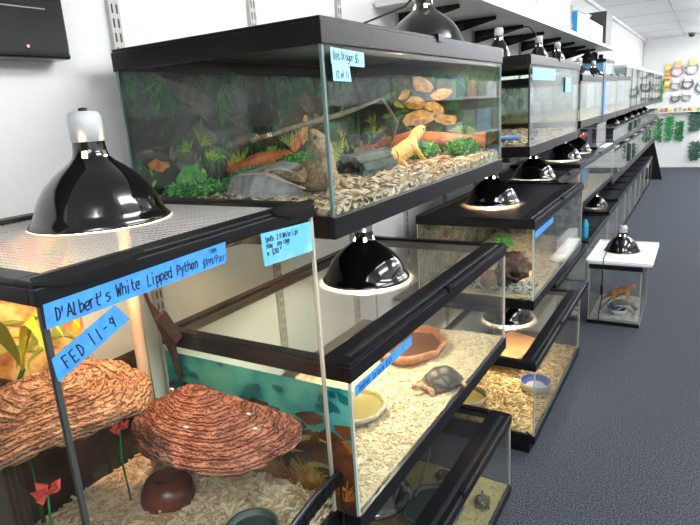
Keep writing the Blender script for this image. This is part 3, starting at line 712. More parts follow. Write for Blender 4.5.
# ledges
def ledge(label, ctr, outline, z, drop, thick, seed, m, under):
    mb = MB(); n = 180; rings = 130; c = V((ctr[0], ctr[1], 0)); k0 = len(outline)
    def ol(a):
        t = a * k0; i = int(t) % k0; f = t - int(t); p0, p1, p2, p3 = [V((*outline[(i + q) % k0], 0)) for q in (-1, 0, 1, 2)]
        return .5 * ((2 * p1) + (p2 - p0) * f + (2 * p0 - 5 * p1 + 4 * p2 - p3) * f * f + (3 * p1 - p0 - 3 * p2 + p3) * f ** 3)
    vs = []; fs = []
    for j in range(rings + 1):
        t = j / rings
        for k in range(n):
            p = ol(k / n); e = 1 + .035 * noise.noise(V((math.cos(2 * PI * k / n) * 3, math.sin(2 * PI * k / n) * 3, seed)))
            q = c + (p - c) * t * e
            st = 5.0; tt = t * st + .35 * noise.noise(V((q.x * 9, q.y * 9, seed))); step = (math.floor(tt) + min(1, max(0, (tt - math.floor(tt)) * 2.2 - .4))) / st
            wob = noise.noise(V((q.x * 9, q.y * 9, seed + 5))) + .35 * noise.noise(V((q.x * 30, q.y * 30, seed))); NT = 9
            tt = max(0, (t - .12) / .88) * NT + .8 * wob * min(1, t * 2) * (1 - .45 * t); kk = math.floor(tt); ff = tt - kk
            zz = z - drop / NT * (kk + ff ** 2.5) - .0065 * math.exp(-(min(ff, 1 - ff) / .13) ** 2) * min(1, t * 2.2) * (.55 + .7 * noise.noise(V((q.x * 14, q.y * 14, seed + 2))) + .3) + .005 * noise.noise(V((q.x * 30, q.y * 30, seed))) + .004 * noise.noise(V((q.x * 85, q.y * 85, seed))) + .0016 * noise.noise(V((q.x * 220, q.y * 220, seed)))
            vs.append(V((q.x, q.y, zz)))
    for j, (sc, dz) in enumerate(((1.015, -.3), (1.0, -.7), (.93, -1.0), (.6, -1.25), (0, -1.4))):
        for k in range(n):
            p = vs[rings * n + k]; q = c + (V((p.x, p.y, 0)) - c) * sc
            vs.append(V((q.x, q.y, (p.z if sc > .5 else z - drop * .6) + dz * thick)))
    tot = rings + 5
    for j in range(tot):
        for k in range(n): fs.append((j * n + k, j * n + (k + 1) % n, (j + 1) * n + (k + 1) % n, (j + 1) * n + k))
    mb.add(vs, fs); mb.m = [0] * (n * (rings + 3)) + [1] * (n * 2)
    return single('fungus_ledge', mb, [m, under], label, 'ledge', smooth=True)
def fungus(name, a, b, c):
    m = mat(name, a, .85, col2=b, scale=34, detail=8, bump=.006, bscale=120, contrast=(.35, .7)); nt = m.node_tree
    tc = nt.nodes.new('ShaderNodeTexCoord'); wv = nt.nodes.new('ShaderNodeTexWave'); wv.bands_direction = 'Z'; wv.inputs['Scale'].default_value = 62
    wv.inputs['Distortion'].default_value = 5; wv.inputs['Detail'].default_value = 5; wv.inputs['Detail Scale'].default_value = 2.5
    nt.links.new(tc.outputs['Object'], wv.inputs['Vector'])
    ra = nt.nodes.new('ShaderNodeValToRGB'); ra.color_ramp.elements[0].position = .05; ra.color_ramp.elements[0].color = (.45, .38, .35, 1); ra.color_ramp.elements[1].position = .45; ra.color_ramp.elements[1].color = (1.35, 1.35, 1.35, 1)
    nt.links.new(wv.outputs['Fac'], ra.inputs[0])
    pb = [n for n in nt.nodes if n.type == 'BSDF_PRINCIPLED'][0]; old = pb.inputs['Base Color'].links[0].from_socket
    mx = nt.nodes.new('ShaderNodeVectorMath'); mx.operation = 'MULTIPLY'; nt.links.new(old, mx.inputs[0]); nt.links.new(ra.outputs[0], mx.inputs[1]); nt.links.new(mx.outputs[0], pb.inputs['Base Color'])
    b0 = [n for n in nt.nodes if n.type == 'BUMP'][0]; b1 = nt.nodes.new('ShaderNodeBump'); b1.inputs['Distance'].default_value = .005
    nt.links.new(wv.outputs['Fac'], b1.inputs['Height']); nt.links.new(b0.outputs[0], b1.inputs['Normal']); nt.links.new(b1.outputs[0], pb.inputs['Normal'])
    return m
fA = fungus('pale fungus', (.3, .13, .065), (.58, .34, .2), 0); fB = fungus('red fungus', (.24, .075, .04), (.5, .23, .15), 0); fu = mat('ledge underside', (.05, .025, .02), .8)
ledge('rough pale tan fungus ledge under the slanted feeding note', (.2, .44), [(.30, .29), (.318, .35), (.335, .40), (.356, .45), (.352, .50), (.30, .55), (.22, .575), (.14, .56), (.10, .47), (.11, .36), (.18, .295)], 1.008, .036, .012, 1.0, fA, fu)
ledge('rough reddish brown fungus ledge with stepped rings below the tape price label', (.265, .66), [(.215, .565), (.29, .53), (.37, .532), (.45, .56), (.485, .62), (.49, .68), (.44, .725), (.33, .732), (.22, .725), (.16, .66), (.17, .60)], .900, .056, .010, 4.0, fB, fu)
for (x, y, z) in ((.34, .575, .882), (.40, .66, .876), (.24, .64, .899), (.43, .64, .866)):
    single('dropping', MB().blob((x, y, z), (.005, .003, .002), 7, 5), M['white'], 'small white spot of droppings on the reddish ledge', 'dropping', 'white droppings on the reddish ledge', smooth=True)
post = MB().tube([(.13, .664, .69), (.132, .668, .85), (.13, .672, 1.0), (.132, .675, 1.19)], .0115, 14)
single('wooden_perch', post, mat('pale dowel', (.62, .42, .3), .6, col2=(.7, .52, .38), scale=14), 'upright pale wooden perch pole behind the fungus ledges', 'perch', smooth=True)
bk = thing('hinged_clamp', 'dark brown clamp with a steel screw on the upright perch', 'clamp', (.14, .70, .93))
cb = MB(); cb.tube([(.135, .69, 1.08), (.14, .70, 1.03), (.15, .715, .985), (.155, .725, .93), (.165, .725, .86)], [.003, .004, .012, .009, .003], 8)
cb.prism([(.15, .695, 1.005), (.15, .722, 1.012), (.165, .74, .955), (.165, .72, .945)], (.012, -.003, 0)); build('strap', cb, mat('brown leather', (.035, .015, .01), .5), bk, bevel=.001)
build('screw', MB().blob((.165, .722, .985), (.003, .005, .005), 10, 6), M['chrome'], bk, smooth=True)
chipP = [mat('shred cream', (.85, .7, .5), .85), mat('shred tan', (.6, .42, .24), .85)]
_, HP = bedding('pale shredded aspen bedding in the tall snake tank', .05, .5135, .283, .744, .688, chipP, 4200, .026, .012, .05, kind='shred', slope=lambda x, y: .02 * (y - .5))
# round hide
hd = MB(); hd.lathe([(0.046, 0), (.05, .015), (.046, .034), (.034, .05), (.02, .054), (.014, .046), (0, .042)], (.235, .60, .689), 28)
hb = single('round_hide', hd, mat('glossy brown clay', (.06, .014, .01), .25, col2=(.2, .05, .02), scale=10), 'glossy dark brown round clay hide on the aspen under the ledges', 'hide', smooth=True)
greenb = mat('dark green bowl', (.07, .1, .09), .35)
bowl('water_bowl', 'dark green water bowl sunk in the aspen bedding of the snake tank', 'bowl', (.445, .59, .698), .044, .044, .022, greenb, greenb, 0, mat('dark bowl water', (.04, .055, .05), .06, coat=.5), .006)
# silk flowers
def petals(label, c, s, lean):
    mb = MB(); c = V(c)
    for k in range(6):
        a = k * 1.05 + lean; d = V((math.sin(a) * .5, math.cos(a), .55 + .3 * math.sin(a * 2))).normalized(); t = d.cross(V((1, 0, 0))).normalized()
        p = [c, c + d * s * .5 + t * s * .32 + V((.004, 0, 0)), c + d * s, c + d * s * .5 - t * s * .32 + V((.004, 0, 0))]
        mb.prism(p, (.0012, 0, 0))
    st_ = MB().tube([c, c + V((-.01, .0, -.06)), c + V((-.02, .01, -(c.z - .70)))], .0018, 6)
    t_ = thing('silk_flower', label, 'flower', (c.x - .02, c.y + .01, .70))
    build('petal_head', mb, M['red'], t_); build('stem', st_, mossm[0], t_, smooth=True)
petals('red silk flower in the dark corner beneath the pale ledge', (.33, .345, .905), .024, .3)
petals('red silk flower standing between the two fungus ledges', (.20, .55, .855), .022, 1.1)
# big strap leaves of an artificial bromeliad
lv = MB(); rnd = random.Random(12); lc = V((.13, .45, 1.0))
for k in range(9):
    a = rnd.uniform(-1.8, 2.0); L = rnd.uniform(.07, .13); pts = []
    for q in range(9):
        t = q / 8; pts.append(lc + V((math.cos(a) * L * t * .7, math.sin(a) * L * t, .09 * math.sin(PI * t * .85) + .02 * k / 9)))
    w = .010
    for q in range(8):
        s = V((-math.sin(a), math.cos(a) * .8, .5)).normalized(); w0 = w * math.sin(PI * (.12 + .86 * q / 8)); w1 = w * math.sin(PI * (.12 + .86 * (q + 1) / 8))
        lv.add([pts[q] - s * w0, pts[q] + s * w0, pts[q + 1] + s * w1, pts[q + 1] - s * w1], [(0, 1, 2, 3)], k % 2)
bt = thing('artificial_plant', 'yellow green strap leaved artificial plant behind the pale ledge', 'plant', (.13, .45, .70))
build('foliage', lv, [mat('yellow leaf', (.6, .55, .04), .5), mat('olive leaf', (.35, .4, .05), .5)], bt, smooth=True)
build('stem', MB().tube([(.085, .45, .70), (.085, .45, .95), lc], .004, 7), mossm[0], bt, smooth=True)
# black ribbed strap by the front corner
sb = MB()
for k in range(26):
    t = k / 26; y = .735 - .24 * t; z = .742 - .05 * t + .012 * math.sin(t * 3); sb.box(.518, .528 + .001 * (k % 2), y - .0082, y, z - .011, z + .009)
sb2 = MB().tube([(.523, .738, .75), (.527, .66, .757), (.527, .58, .745), (.523, .49, .712)], [.002, .004, .005, .005], 8)
sbt = thing('ribbed_strap', 'black ribbed plastic strap lying along the front glass of the snake tank', 'strap', (.523, .62, .69))
build('webbing', sb, M['black'], sbt); build('edge_tube', sb2, M['greyrim'], sbt, smooth=True)
build('buckle', MB().blob((.522, .741, .738), (.006, .007, .009), 10, 8), M['black'], sbt, smooth=True); build('tail', MB().tube([(.522, .742, .735), (.524, .742, .665), (.522, .741, .64)], .0028, 7), M['cord'], sbt)

# added unseen dark tank that dims the mirroring in the snake tank end glass
NB = tank('added unseen dark tank next to the snake tank, darkening its end glass', .05, .50, -.62, .16, .63, 1.12, screen='d', seal='sealdark', front=.05, handle=False)
build('back_panel', MB().box(.066, .069, -.60, .14, .67, 1.08), pm('dark shade', (.02, .012, .008), (.06, .03, .015), 20), NB)  # dark panel added to darken what the snake tank glass mirrors
# --- L1
L1 = tank('low turtle tank on the floor tier beneath the tortoise tank', .10, .549, .834, 1.748, .04, .348, screen='l', seal='seal', front=.07)
sandm = [mat('sand yellow', (.62, .5, .2), .9), mat('sand tan', (.45, .36, .18), .9)]
_, HL = bedding('yellowish sand bedding in the floor turtle tank', .10, .549, .834, 1.748, .078, sandm, 7000, .009, .003, .03)
gpool = mat('green pool plastic', (.06, .1, .085), .35)
bowl('pool_dish', 'dark green pool dish in the floor turtle tank', 'dish', (.36, 1.50, .080), .10, .12, .02, gpool, gpool, .1, mat('green water', (.03, .07, .05), .08, coat=.5))
shell2 = scute_mat('olive shell', (.12, .1, .04), (.45, .38, .18), 60)
tortoise('small olive turtle on the sand behind the green pool dish', (.33, 1.675, .08), .055, .5, shell2, mat('olive skin', (.16, .16, .07), .7))
tortoise('small patterned turtle on the sand by the front glass', (.495, 1.60, .08), .055, 1.9, shell2, mat('olive skin b', (.16, .16, .07), .7))
single('glass_siphon', MB().tube([(.30, 1.50, .11), (.31, 1.54, .17), (.33, 1.56, .25), (.33, 1.55, .30)], .0035, 8), mat('clear hose', (.6, .62, .62), .2), 'thin pale tube curving down into the turtle tank', 'tube', smooth=True)

# --- M2
M2 = tank('middle shelf tank with stone cave and snowy gravel beyond the tortoise tank', .105, .555, 1.996, 2.948, .629, .959, screen='d', seal='seal', front=.06)
label_tape(M2, [(.5555, 1.999, .917), (.5555, 2.28, .917), (.5555, 2.28, .896), (.5555, 1.999, .892)], M['tape'], [], lab='blue tape label')
# repaint that writing as an illegible scribble would be smaller than a pixel
chS = [mat('snow gravel', (.5, .48, .44), .85), mat('dark gravel', (.12, .1, .09), .85), mat('pale gravel', (.75, .73, .7), .85)]
chW = [mat('aspen bright', (.8, .68, .46), .85), mat('aspen mid', (.62, .48, .3), .85)]
bedding('pale aspen shavings in the stone cave tank', .105, .555, 1.996, 2.948, .672, chW, 1800, .02, .008, .03, slope=lambda x, y: .025 * max(0, y - 2.2))
grv = MB(); rnd = random.Random(6)
for k in range(900):
    x, y = rnd.uniform(.30, .54), rnd.uniform(2.01, 2.13); r = rnd.uniform(.002, .005); grv.blob((x, y, .684 + rnd.uniform(0, .012)), (r, r, r * .7), 5, 4, rnd.randrange(3))
single('gravel', grv, chS, 'snowy black and white gravel in front of the brown stone cave', 'gravel', kind='stuff')
cave = MB(); 
cave.blob((.46, 2.075, .765), (.06, .05, .055), 20, 14, 0, .35, 8, 2)
cave.blob((.42, 2.09, .715), (.05, .05, .03), 14, 9, 0, .35, 8, 5)
cavm = mat('brown stone cave', (.05, .022, .015), .7, col2=(.2, .1, .07), scale=50, bump=.006)
ct = thing('stone_cave', 'rounded dark brown stone cave against the end glass', 'cave', (.45, 2.08, .68)); build('rock', cave, cavm, ct, smooth=True)
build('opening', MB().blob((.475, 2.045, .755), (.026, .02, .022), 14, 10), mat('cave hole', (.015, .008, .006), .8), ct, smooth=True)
single('stone', MB().blob((.38, 2.04, .72), (.03, .03, .035), 14, 10, 0, .3, 7, 9), mat('rusty rock', (.25, .1, .05), .8, col2=(.4, .24, .15), scale=40, bump=.004), 'rusty brown stone beside the dark cave', 'stone', smooth=True)
clump('plastic_plant', 'bright green plastic plant above the brown stone cave', 'plant', (.43, 2.04, .855), (.03, .02, .028), [mat('vivid green', (.05, .5, .08), .6), mat('vivid green b', (.12, .65, .15), .6)], 300, .012, 21)
JS = [pm('scree', (.1, .09, .08), (.4, .38, .34), 40), pm('scree rock', (.25, .2, .15), (.45, .4, .34), 40), pm('scree green', (.04, .1, .04), (.15, .2, .1), 50), pm('scree dark', (.03, .02, .02), (.1, .06, .05), 40)]
S = []; rr = random.Random(15)
for k in range(40): S.append((rr.choice(('rock', 'rock', 'fan')), rr.uniform(0, .44), rr.uniform(0, .25), rr.uniform(.02, .05), rr.choice((1, 2, 3, 1)), rr.uniform(-2, 2)))
film(M2, (.11, 2.9395, .675), (1, 0, 0), (0, 0, 1), .44, .25, (0, -1, 0), JS, S, 7)
S = [(a, b * 2.1, c, d, e, f) for a, b, c, d, e, f in S] + [('rock', rr.uniform(0, .92), rr.uniform(0, .25), .05, rr.choice((1, 2, 3)), 0) for _ in range(20)]
film(M2, (.1085, 2.0, .675), (0, 1, 0), (0, 0, 1), .94, .25, (1, 0, 0), JS, S, 8)
tray = MB().box(.50, .545, 2.62, 2.90, .69, .745); single('white_brick', tray, mat('white foam', (.8, .78, .74), .7), 'long white foam block lying on the aspen behind the front glass', 'block', bevel=.006)

# --- L2
L2 = tank('floor tier tank with a blue rimmed bowl on coarse golden shavings', .089, .549, 2.073, 3.029, .041, .388, screen='m', seal='seal', front=.06)
chL = [mat('gold shred', (.7, .48, .2), .85), mat('gold pale', (.82, .64, .34), .85), mat('gold dark', (.42, .25, .09), .85)]
_, HL2 = bedding('coarse golden wood shavings in the floor tank with the bowl', .089, .549, 2.073, 3.029, .082, chL, 4200, .028, .008, .03, kind='chip')
navy = mat('navy glaze', (.06, .08, .28), .3)
bw = bowl('feeding_bowl', 'white ceramic feeding bowl with a navy blue inside', 'bowl', (.462, 2.45, .088), .07, .07, .042, mat('cream glaze', (.75, .7, .58), .35), navy, 0, None, .006)
build('food_layer', MB().lathe([(0, .02), (.04, .02), (.045, .012)], (.462, 2.45, .090), 20), mat('pale feed', (.42, .42, .5), .8), bw, smooth=True)
ora = mat('orange slate', (.62, .24, .07), .7, col2=(.75, .38, .14), scale=16, bump=.003)
single('flat_rock', MB().prism([(.20, 2.55, .17), (.36, 2.52, .17), (.40, 2.66, .17), (.38, 2.80, .17), (.24, 2.85, .17), (.17, 2.70, .17)], (0, 0, .02)), ora, 'orange flat stone slab raised under the lamp in the bowl tank', 'slab', bevel=.004)
for (x, y) in ((.24, 2.60), (.34, 2.60), (.30, 2.76)):
    single('pebble', MB().blob((x, y, .128), (.028, .028, .044), 12, 8, 0, .2, 6, x * 20), ora, 'rounded orange stone propping up the flat slab', 'stone', 'stones under the slab', smooth=True)
bowl('water_dish', 'brown and pale pink rock water dish on golden shavings', 'dish', (.225, 2.215, .090), .085, .095, .036, mat('pink brown stone', (.22, .09, .05), .6, col2=(.7, .52, .44), scale=14, bump=.003), olive, .16, mat('yellow water', (.42, .33, .1), .1, coat=.5))

# --- U2
U2 = tank('upper shelf tank with greenish end glass and a stone next to the large terrarium', .055, .508, 2.10, 3.02, 1.164, 1.51, screen='d', seal='sealdark', front=.05, rim=M['black'])
JG = [pm('green film', (.2, .26, .1), (.4, .44, .2), 10), pm('green film b', (.3, .34, .14), (.45, .48, .22), 20), pm('green film c', (.08, .1, .05), (.16, .18, .09), 20)]
S = [('fan', rr.uniform(0, .9), rr.uniform(0, .1), rr.uniform(.05, .12), rr.choice((1, 2)), 1.5) for _ in range(26)]
film(U2, (.0585, 2.106, 1.2), (0, 1, 0), (0, 0, 1), .9, .27, (1, 0, 0), JG, S, 9)
bedding('brown wood chip bedding in the greenish upper tank', .055, .508, 2.10, 3.02, 1.212, chipU, 1500, .02, .006, .03, slope=lambda x, y: .02 * max(0, .3 - x))
single('stone', MB().blob((.24, 2.42, 1.25), (.05, .05, .05), 14, 10, 0, .25, 5, 3), mat('olive rock', (.2, .19, .1), .8, col2=(.3, .28, .16), scale=30, bump=.004), 'olive rounded stone inside the greenish upper tank', 'stone', smooth=True)
bowl('water_dish', 'pale blue shallow dish on chips in the greenish upper tank', 'dish', (.40, 2.20, 1.218), .05, .06, .014, mat('blue dish', (.1, .2, .5), .4), mat('blue dish in', (.3, .42, .65), .4), 0, None, .005)
label_tape(U2, [(.5085, 2.12, 1.466), (.5085, 2.48, 1.468), (.5085, 2.48, 1.425), (.5085, 2.12, 1.424)], M['tapelight'], [], lab='pale blue tape label')
label_tape(U2, [(.5085, 2.68, 1.44), (.5085, 2.80, 1.44), (.5085, 2.80, 1.38), (.5085, 2.68, 1.38)], M['tapelight'], [], lab='small pale blue tape square')

# --- further tanks
T2 = dict(screen='d', seal='seal')
M3 = tank('narrow middle shelf tank with a dark lid behind the stone cave tank', .02, .43, 3.006, 3.56, .63, .957, **T2)
M4 = tank('long middle shelf tank with two dome lamps on its lid', .02, .43, 3.575, 5.08, .70, .975, **T2)
bedding('pale sandy bedding in the long two lamp tank', .02, .43, 3.575, 5.08, .74, [chW[0], sandm[0]], 800, .02, .004, .03)
single('clay_pillar', MB().lathe([(.075, 0), (.08, .08), (.085, .16), (.08, .205), (0, .205)], (.30, 4.2, .738), 20), mat('clay', (.4, .3, .2), .7, col2=(.5, .4, .3), scale=12), 'tall beige clay pillar inside the long two lamp tank', 'pillar', smooth=True)
single('blue_card', MB().box(.40, .404, 3.83, 3.98, .84, .95), mat('blue card', (.1, .4, .75), .6), 'blue card standing inside the long tank by the clay pillar', 'card')
U3 = tank('short upper tank with pale reflections beside the greenish tank', .08, .51, 3.07, 3.74, 1.205, 1.462, **T2)
U4 = tank('short upper tank with a blue edge strip', .08, .51, 3.76, 4.42, 1.205, 1.472, **T2)
build('edge_strip', MB().box(.507, .512, 3.762, 3.82, 1.24, 1.44), mat('blue strip', (.02, .2, .62), .5), U4)
U5 = tank('short upper tank between the blue striped tank and the far rack', .08, .51, 4.44, 5.16, 1.205, 1.48, **T2)
white_label = mat('white sheet', (.8, .82, .84), .5)
for (y0, y1, z, m, lb) in ((3.80, 4.05, 1.32, M['tapelight'], 0), (4.52, 4.7, 1.40, white_label, 0)):
    pass
# backs of U3-U5: pale aquarium prints
for k, (tk, y0, y1, zt) in enumerate(((U3, 3.07, 3.74, .2), (U4, 3.76, 4.42, .2), (U5, 4.44, 5.16, .21))):
    base = [pm('pale lake %d' % k, (.35, .4, .38), (.6, .62, .6), 6), pm('pale stone', (.05, .055, .05), (.2, .2, .17), 20), pm('pale reed', (.4, .42, .2), (.55, .55, .35), 20), pm('pale sky', (.35, .55, .8), (.6, .75, .9), 12)]
    S = [('rock', rr.uniform(0, y1 - y0), rr.uniform(0, zt), rr.uniform(.04, .12), rr.choice((1, 2, 3, 1)), rr.uniform(-.2, .2)) for _ in range(14)]
    film(tk, (.0835, y0 + .005, 1.245), (0, 1, 0), (0, 0, 1), y1 - y0 - .01, zt, (1, 0, 0), base, S, 20 + k)
    bedding('pale bedding in the short upper tank ' + ('by the greenish tank', 'with the blue edge strip', 'before the far rack')[k], .08, .51, y0, y1, 1.25, [sandm[0], chipM[1]], 300, .02, .004, .03)
# blue backed box tank stacked on top
UB = tank('shallow blue backed tank stacked on the short upper tanks', .08, .40, 4.62, 5.10, 1.481, 1.60, rb=.016, rt=.02, handle=False, front=.03, **T2)
build('back_panel', MB().box(.09, .38, 4.64, 5.08, 1.50, 1.575), mat('blue panel', (.06, .3, .7), .4, col2=(.3, .6, .85), scale=8), UB)
for (y, lb) in ((4.72, 'black folded clip on lamp lying on the blue tank, by the shelf end'), (4.98, 'black clip on lamp resting on the blue tank, by the far rack')):
    t = thing('clip_lamp', lb, 'lamp', (.26, y, 1.60)); build('shade', MB().lathe([(.06, 0), (.05, .03), (.02, .05), (.018, .07), (0, .07)], (.26, y, 1.60), 16), M['black'], t, smooth=True)
    build('clip', MB().box(.30, .33, y - .02, y + .03, 1.60, 1.65), M['black'], t, bevel=.004)
# purple lit tank and white trays on M4's lid
PT = tank('small tank with a violet light standing on the long tank lid', .05, .37, 4.58, 5.02, .9765, 1.165, rb=.014, rt=.014, front=.02, handle=False, **T2)
build('lamp_tube', MB().box(.20, .24, 4.62, 4.98, 1.128, 1.14), emis('violet tube', (.7, .5, 1), 9), PT)
build('end_strip', MB().box(.30, .33, 4.595, 4.60, .99, 1.12), mat('violet strip', (.55, .45, .8), .4), PT)
single('branching_coral', MB().tube([(.2, 4.75, .995), (.22, 4.78, 1.04), (.24, 4.85, 1.06), (.22, 4.92, 1.04)], [.02, .025, .02, .01], 8), orangem, 'orange bark piece inside the violet lit tank', 'bark', smooth=True)
# floor tier row: L3 .. L9
edges = [3.15, 4.19, 5.198, 5.76, 6.411, 6.917, 7.446, 8.0, 8.6, 9.2, 9.75]
LG = mat('pale grey litter', (.42, .4, .37), .9)
low_lab = ['floor tier tank behind the little tank with the white tray', 'floor tier tank with black sticks on its lid', 'floor tier tank with a small dome lamp on its lid']
for i in range(len(edges) - 1):
    zt = (.37, .38, .40, .42)[min(i, 3)]
    lb = low_lab[i] if i < 3 else 'small dark lidded tank in the far floor row'
    tank(lb, .0 + .03, .40, edges[i], edges[i + 1] - .02, .04, zt, front=.04, handle=False, group=None if i < 3 else 'far floor row of tanks', **T2)
    bedding('pale bedding in a far floor row tank' if i >= 3 else 'tan bedding in the ' + low_lab[i], .03, .40, edges[i], edges[i + 1] - .02, .09, [LG, terra][:1 + (i % 2)], 60, .02, .004, .03)
    if i >= 3: C.objects[-1]['group'] = 'bedding of the far floor row'
single('feeding_stick', MB().tube([(.16, 4.75, .387), (.36, 4.60, .387)], .006, 6).tube([(.2, 4.85, .387), (.30, 4.62, .387)], .006, 6), M['black'], 'two black sticks lying on a floor tier lid', 'stick')
single('blue_bottle', MB().lathe([(.022, 0), (.022, .1), (.012, .115), (.012, .13), (0, .13)], (.385 - .03, 4.3, .381), 14), mat('cyan plastic', (.02, .3, .5), .4), 'small blue bottle standing on the floor tier lid behind the white tray', 'bottle', smooth=True)
# far rack rows
rowA = [5.9 + .52 * k for k in range(9)]
fr_g = mat('pale frame', (.75, .76, .78), .4)
for k, y in enumerate(rowA):
    tank('tall pale framed glass tank in the top row of the far rack', .06, .40, y, y + .49, 1.205, 1.60, rim=fr_g, rb=.02, rt=.025, front=.03, handle=False, group='top row of the far rack', screen='m', seal='sealdark')
    [o for o in C.objects if o.name.startswith('bottom_rim')][-1].data.materials[0] = M['black']
    if 1: build('back_panel', MB().box(.066, .07, y + .01, y + .48, 1.24, 1.56), white_label, [o for o in C.objects if o.name.startswith('glass_tank')][-1])
rowB = [5.25 + .5 * k for k in range(10)]
for k, y in enumerate(rowB):
    tank('low glass tank in the second row of the far rack', .06, .40, y, y + .47, .965, 1.085, rim=M['greyrim'], rb=.015, rt=.015, front=.03, handle=False, group='second row of the far rack', screen='m', seal='seal')
rowC = [5.25 + .5 * k for k in range(10)]
tealm = mat('teal backing', (.04, .35, .38), .5)
for k, y in enumerate(rowC):
    tk = tank('pale glass tank in the third row of the far rack', .06, .40, y, y + .47, .65, .90, rim=M['black'], rb=.02, rt=.02, front=.03, handle=False, group='third row of the far rack', screen='m', seal='seal')
    if k in (3, 4, 5): build('back_panel', MB().box(.066, .07, y + .01, y + .46, .68, .88), tealm, tk)

# little stand-alone tank S
S_ = tank('small square floor tank with an orange lizard under a white tray', .494, .786, 3.609, 4.12, 0.0, .378, screen='m', seal='seal', front=.02, handle=False, rb=.022, rt=.03)
bedding('pale grey litter in the small lizard tank', .494, .786, 3.609, 4.12, .036, [mat('litter pale', (.5, .48, .44), .85), mat('litter grey', (.34, .33, .32), .85)], 500, .02, .004, .02)
tr_ = MB(); rx0, rx1, ry0, ry1 = .47, .835, 3.60, 4.18
tr_.prism([(rx0 + .02, ry0, .379), (rx1 - .02, ry0, .379), (rx1, ry0 + .02, .379), (rx1, ry1 - .02, .379), (rx1 - .02, ry1, .379), (rx0 + .02, ry1, .379), (rx0, ry1 - .02, .379), (rx0, ry0 + .02, .379)], (0, 0, .016))
tt = thing('plastic_tray', 'white plastic tray lid lying on the small lizard tank', 'tray', (.65, 3.89, .379)); build('panel', tr_, M['white'], tt, bevel=.004)
rm = MB(); bars(rm, rx0 + .004, rx1 - .004, ry0 + .004, ry1 - .004, .395, .401, .01, .01, .01, .01); build('raised_rim', rm, M['white'], tt, bevel=.002)
bowl('feeding_bowl', 'white bowl with a dark blue inside in the small lizard tank', 'bowl', (.655, 3.73, .038), .05, .05, .03, M['ceramic'], mat('deep navy', (.02, .03, .2), .3), 0, None, .006)
ol = mat('orange lizard skin', (.5, .2, .07), .7, col2=(.66, .34, .14), scale=60)
lizard('bearded_dragon', 'small orange lizard standing on driftwood in the small square tank',
       [(.545, 3.82, .085), (.575, 3.82, .115), (.60, 3.815, .135), (.63, 3.81, .15), (.66, 3.80, .162), (.69, 3.795, .178), (.706, 3.79, .192), (.72, 3.785, .202), (.745, 3.78, .208)],
       [.004, .009, .015, .026, .03, .028, .018, .02, .009],
       [(5, ((.70, 3.765, .14), (.695, 3.755, .115)), (1, -.2, 0)), (5, ((.70, 3.83, .14), (.70, 3.84, .115)), (1, .2, 0)), (3, ((.62, 3.78, .12), (.615, 3.765, .10)), (1, -.4, 0)), (3, ((.62, 3.85, .12), (.62, 3.86, .10)), (1, .4, 0))], ol, M['ink'], None, 1.2, False)
dw = MB().tube([(.60, 3.80, .045), (.62, 3.79, .085), (.67, 3.79, .095), (.72, 3.80, .09), (.75, 3.81, .05)], [.018, .018, .02, .016, .012], 10)
dw.tube([(.55, 3.75, .05), (.60, 3.83, .10), (.66, 3.85, .06)], [.006, .009, .006], 8).tube([(.63, 3.68, .05), (.68, 3.76, .075), (.75, 3.72, .05)], [.006, .008, .005], 8)
single('driftwood', dw, mat('grey driftwood', (.2, .19, .18), .8, col2=(.34, .32, .3), scale=30), 'grey tangled driftwood under the small orange lizard', 'driftwood', smooth=True)

# ------------------------------------------------------------------ shelves carrying the tanks
def shelf_board(label, x0, x1, y0, y1, z1, th, m, cat='shelf', name='shelf_board'):
    return single(name, MB().box(x0, x1, y0, y1, z1 - th, z1), m, label, cat, bevel=.001)
shelf_board('black board carrying the large dragon terrarium', .012, .45, .76, 1.69, 1.165, .014, M['black'])
shelf_board('black board carrying the greenish upper tank', .012, .45, 2.05, 3.03, 1.164, .014, M['black'])
shelf_board('black board carrying the short upper tanks', .012, .46, 3.05, 5.2, 1.205, .014, M['black'])
shelf_board('black board carrying the tall snake tank', .012, .46, -.64, .744, .63, .02, M['black'])
shelf_board('black board carrying the tortoise tank', .012, .46, .7475, 1.72, .623, .014, M['black'])
shelf_board('black board carrying the stone cave tank', .012, .46, 1.96, 2.98, .629, .014, M['black'])
shelf_board('black board carrying the narrow dark lidded tank', .012, .40, 3.0, 3.568, .63, .014, M['black'])
shelf_board('black board carrying the long two lamp tank', .012, .40, 3.57, 5.1, .70, .014, M['black'])
for z, lb, y0, y1 in ((1.205, 'black top shelf board of the far rack', 5.88, 10.6), (.965, 'black second shelf board of the far rack', 5.22, 10.26), (.65, 'black third shelf board of the far rack', 5.22, 10.26)):
    shelf_board(lb, .012, .405, y0, y1, z, .025, M['black'])
shelf_board('black plinth under the floor turtle tank', .08, .53, .80, 1.77, .04, .04, M['black'], 'plinth', 'plinth')
shelf_board('black plinth under the floor tank with the bowl', .07, .53, 2.07, 3.04, .041, .041, M['black'], 'plinth', 'plinth')
shelf_board('black plinth under the far floor row', .012, .38, 3.13, 9.75, .04, .04, M['black'], 'plinth', 'plinth')
single('end_panel', MB().prism([(.03, 10.27, 0), (.52, 10.27, 0), (.36, 10.27, .64), (.03, 10.27, .64)], (0, .03, 0)), M['black'], 'black slanted end panel closing the far rack', 'panel')
shelf_board('white overhead shelf board with boxes on top', .012, .33, 1.93, 5.6, 1.727, .022, M['shelfwhite'])
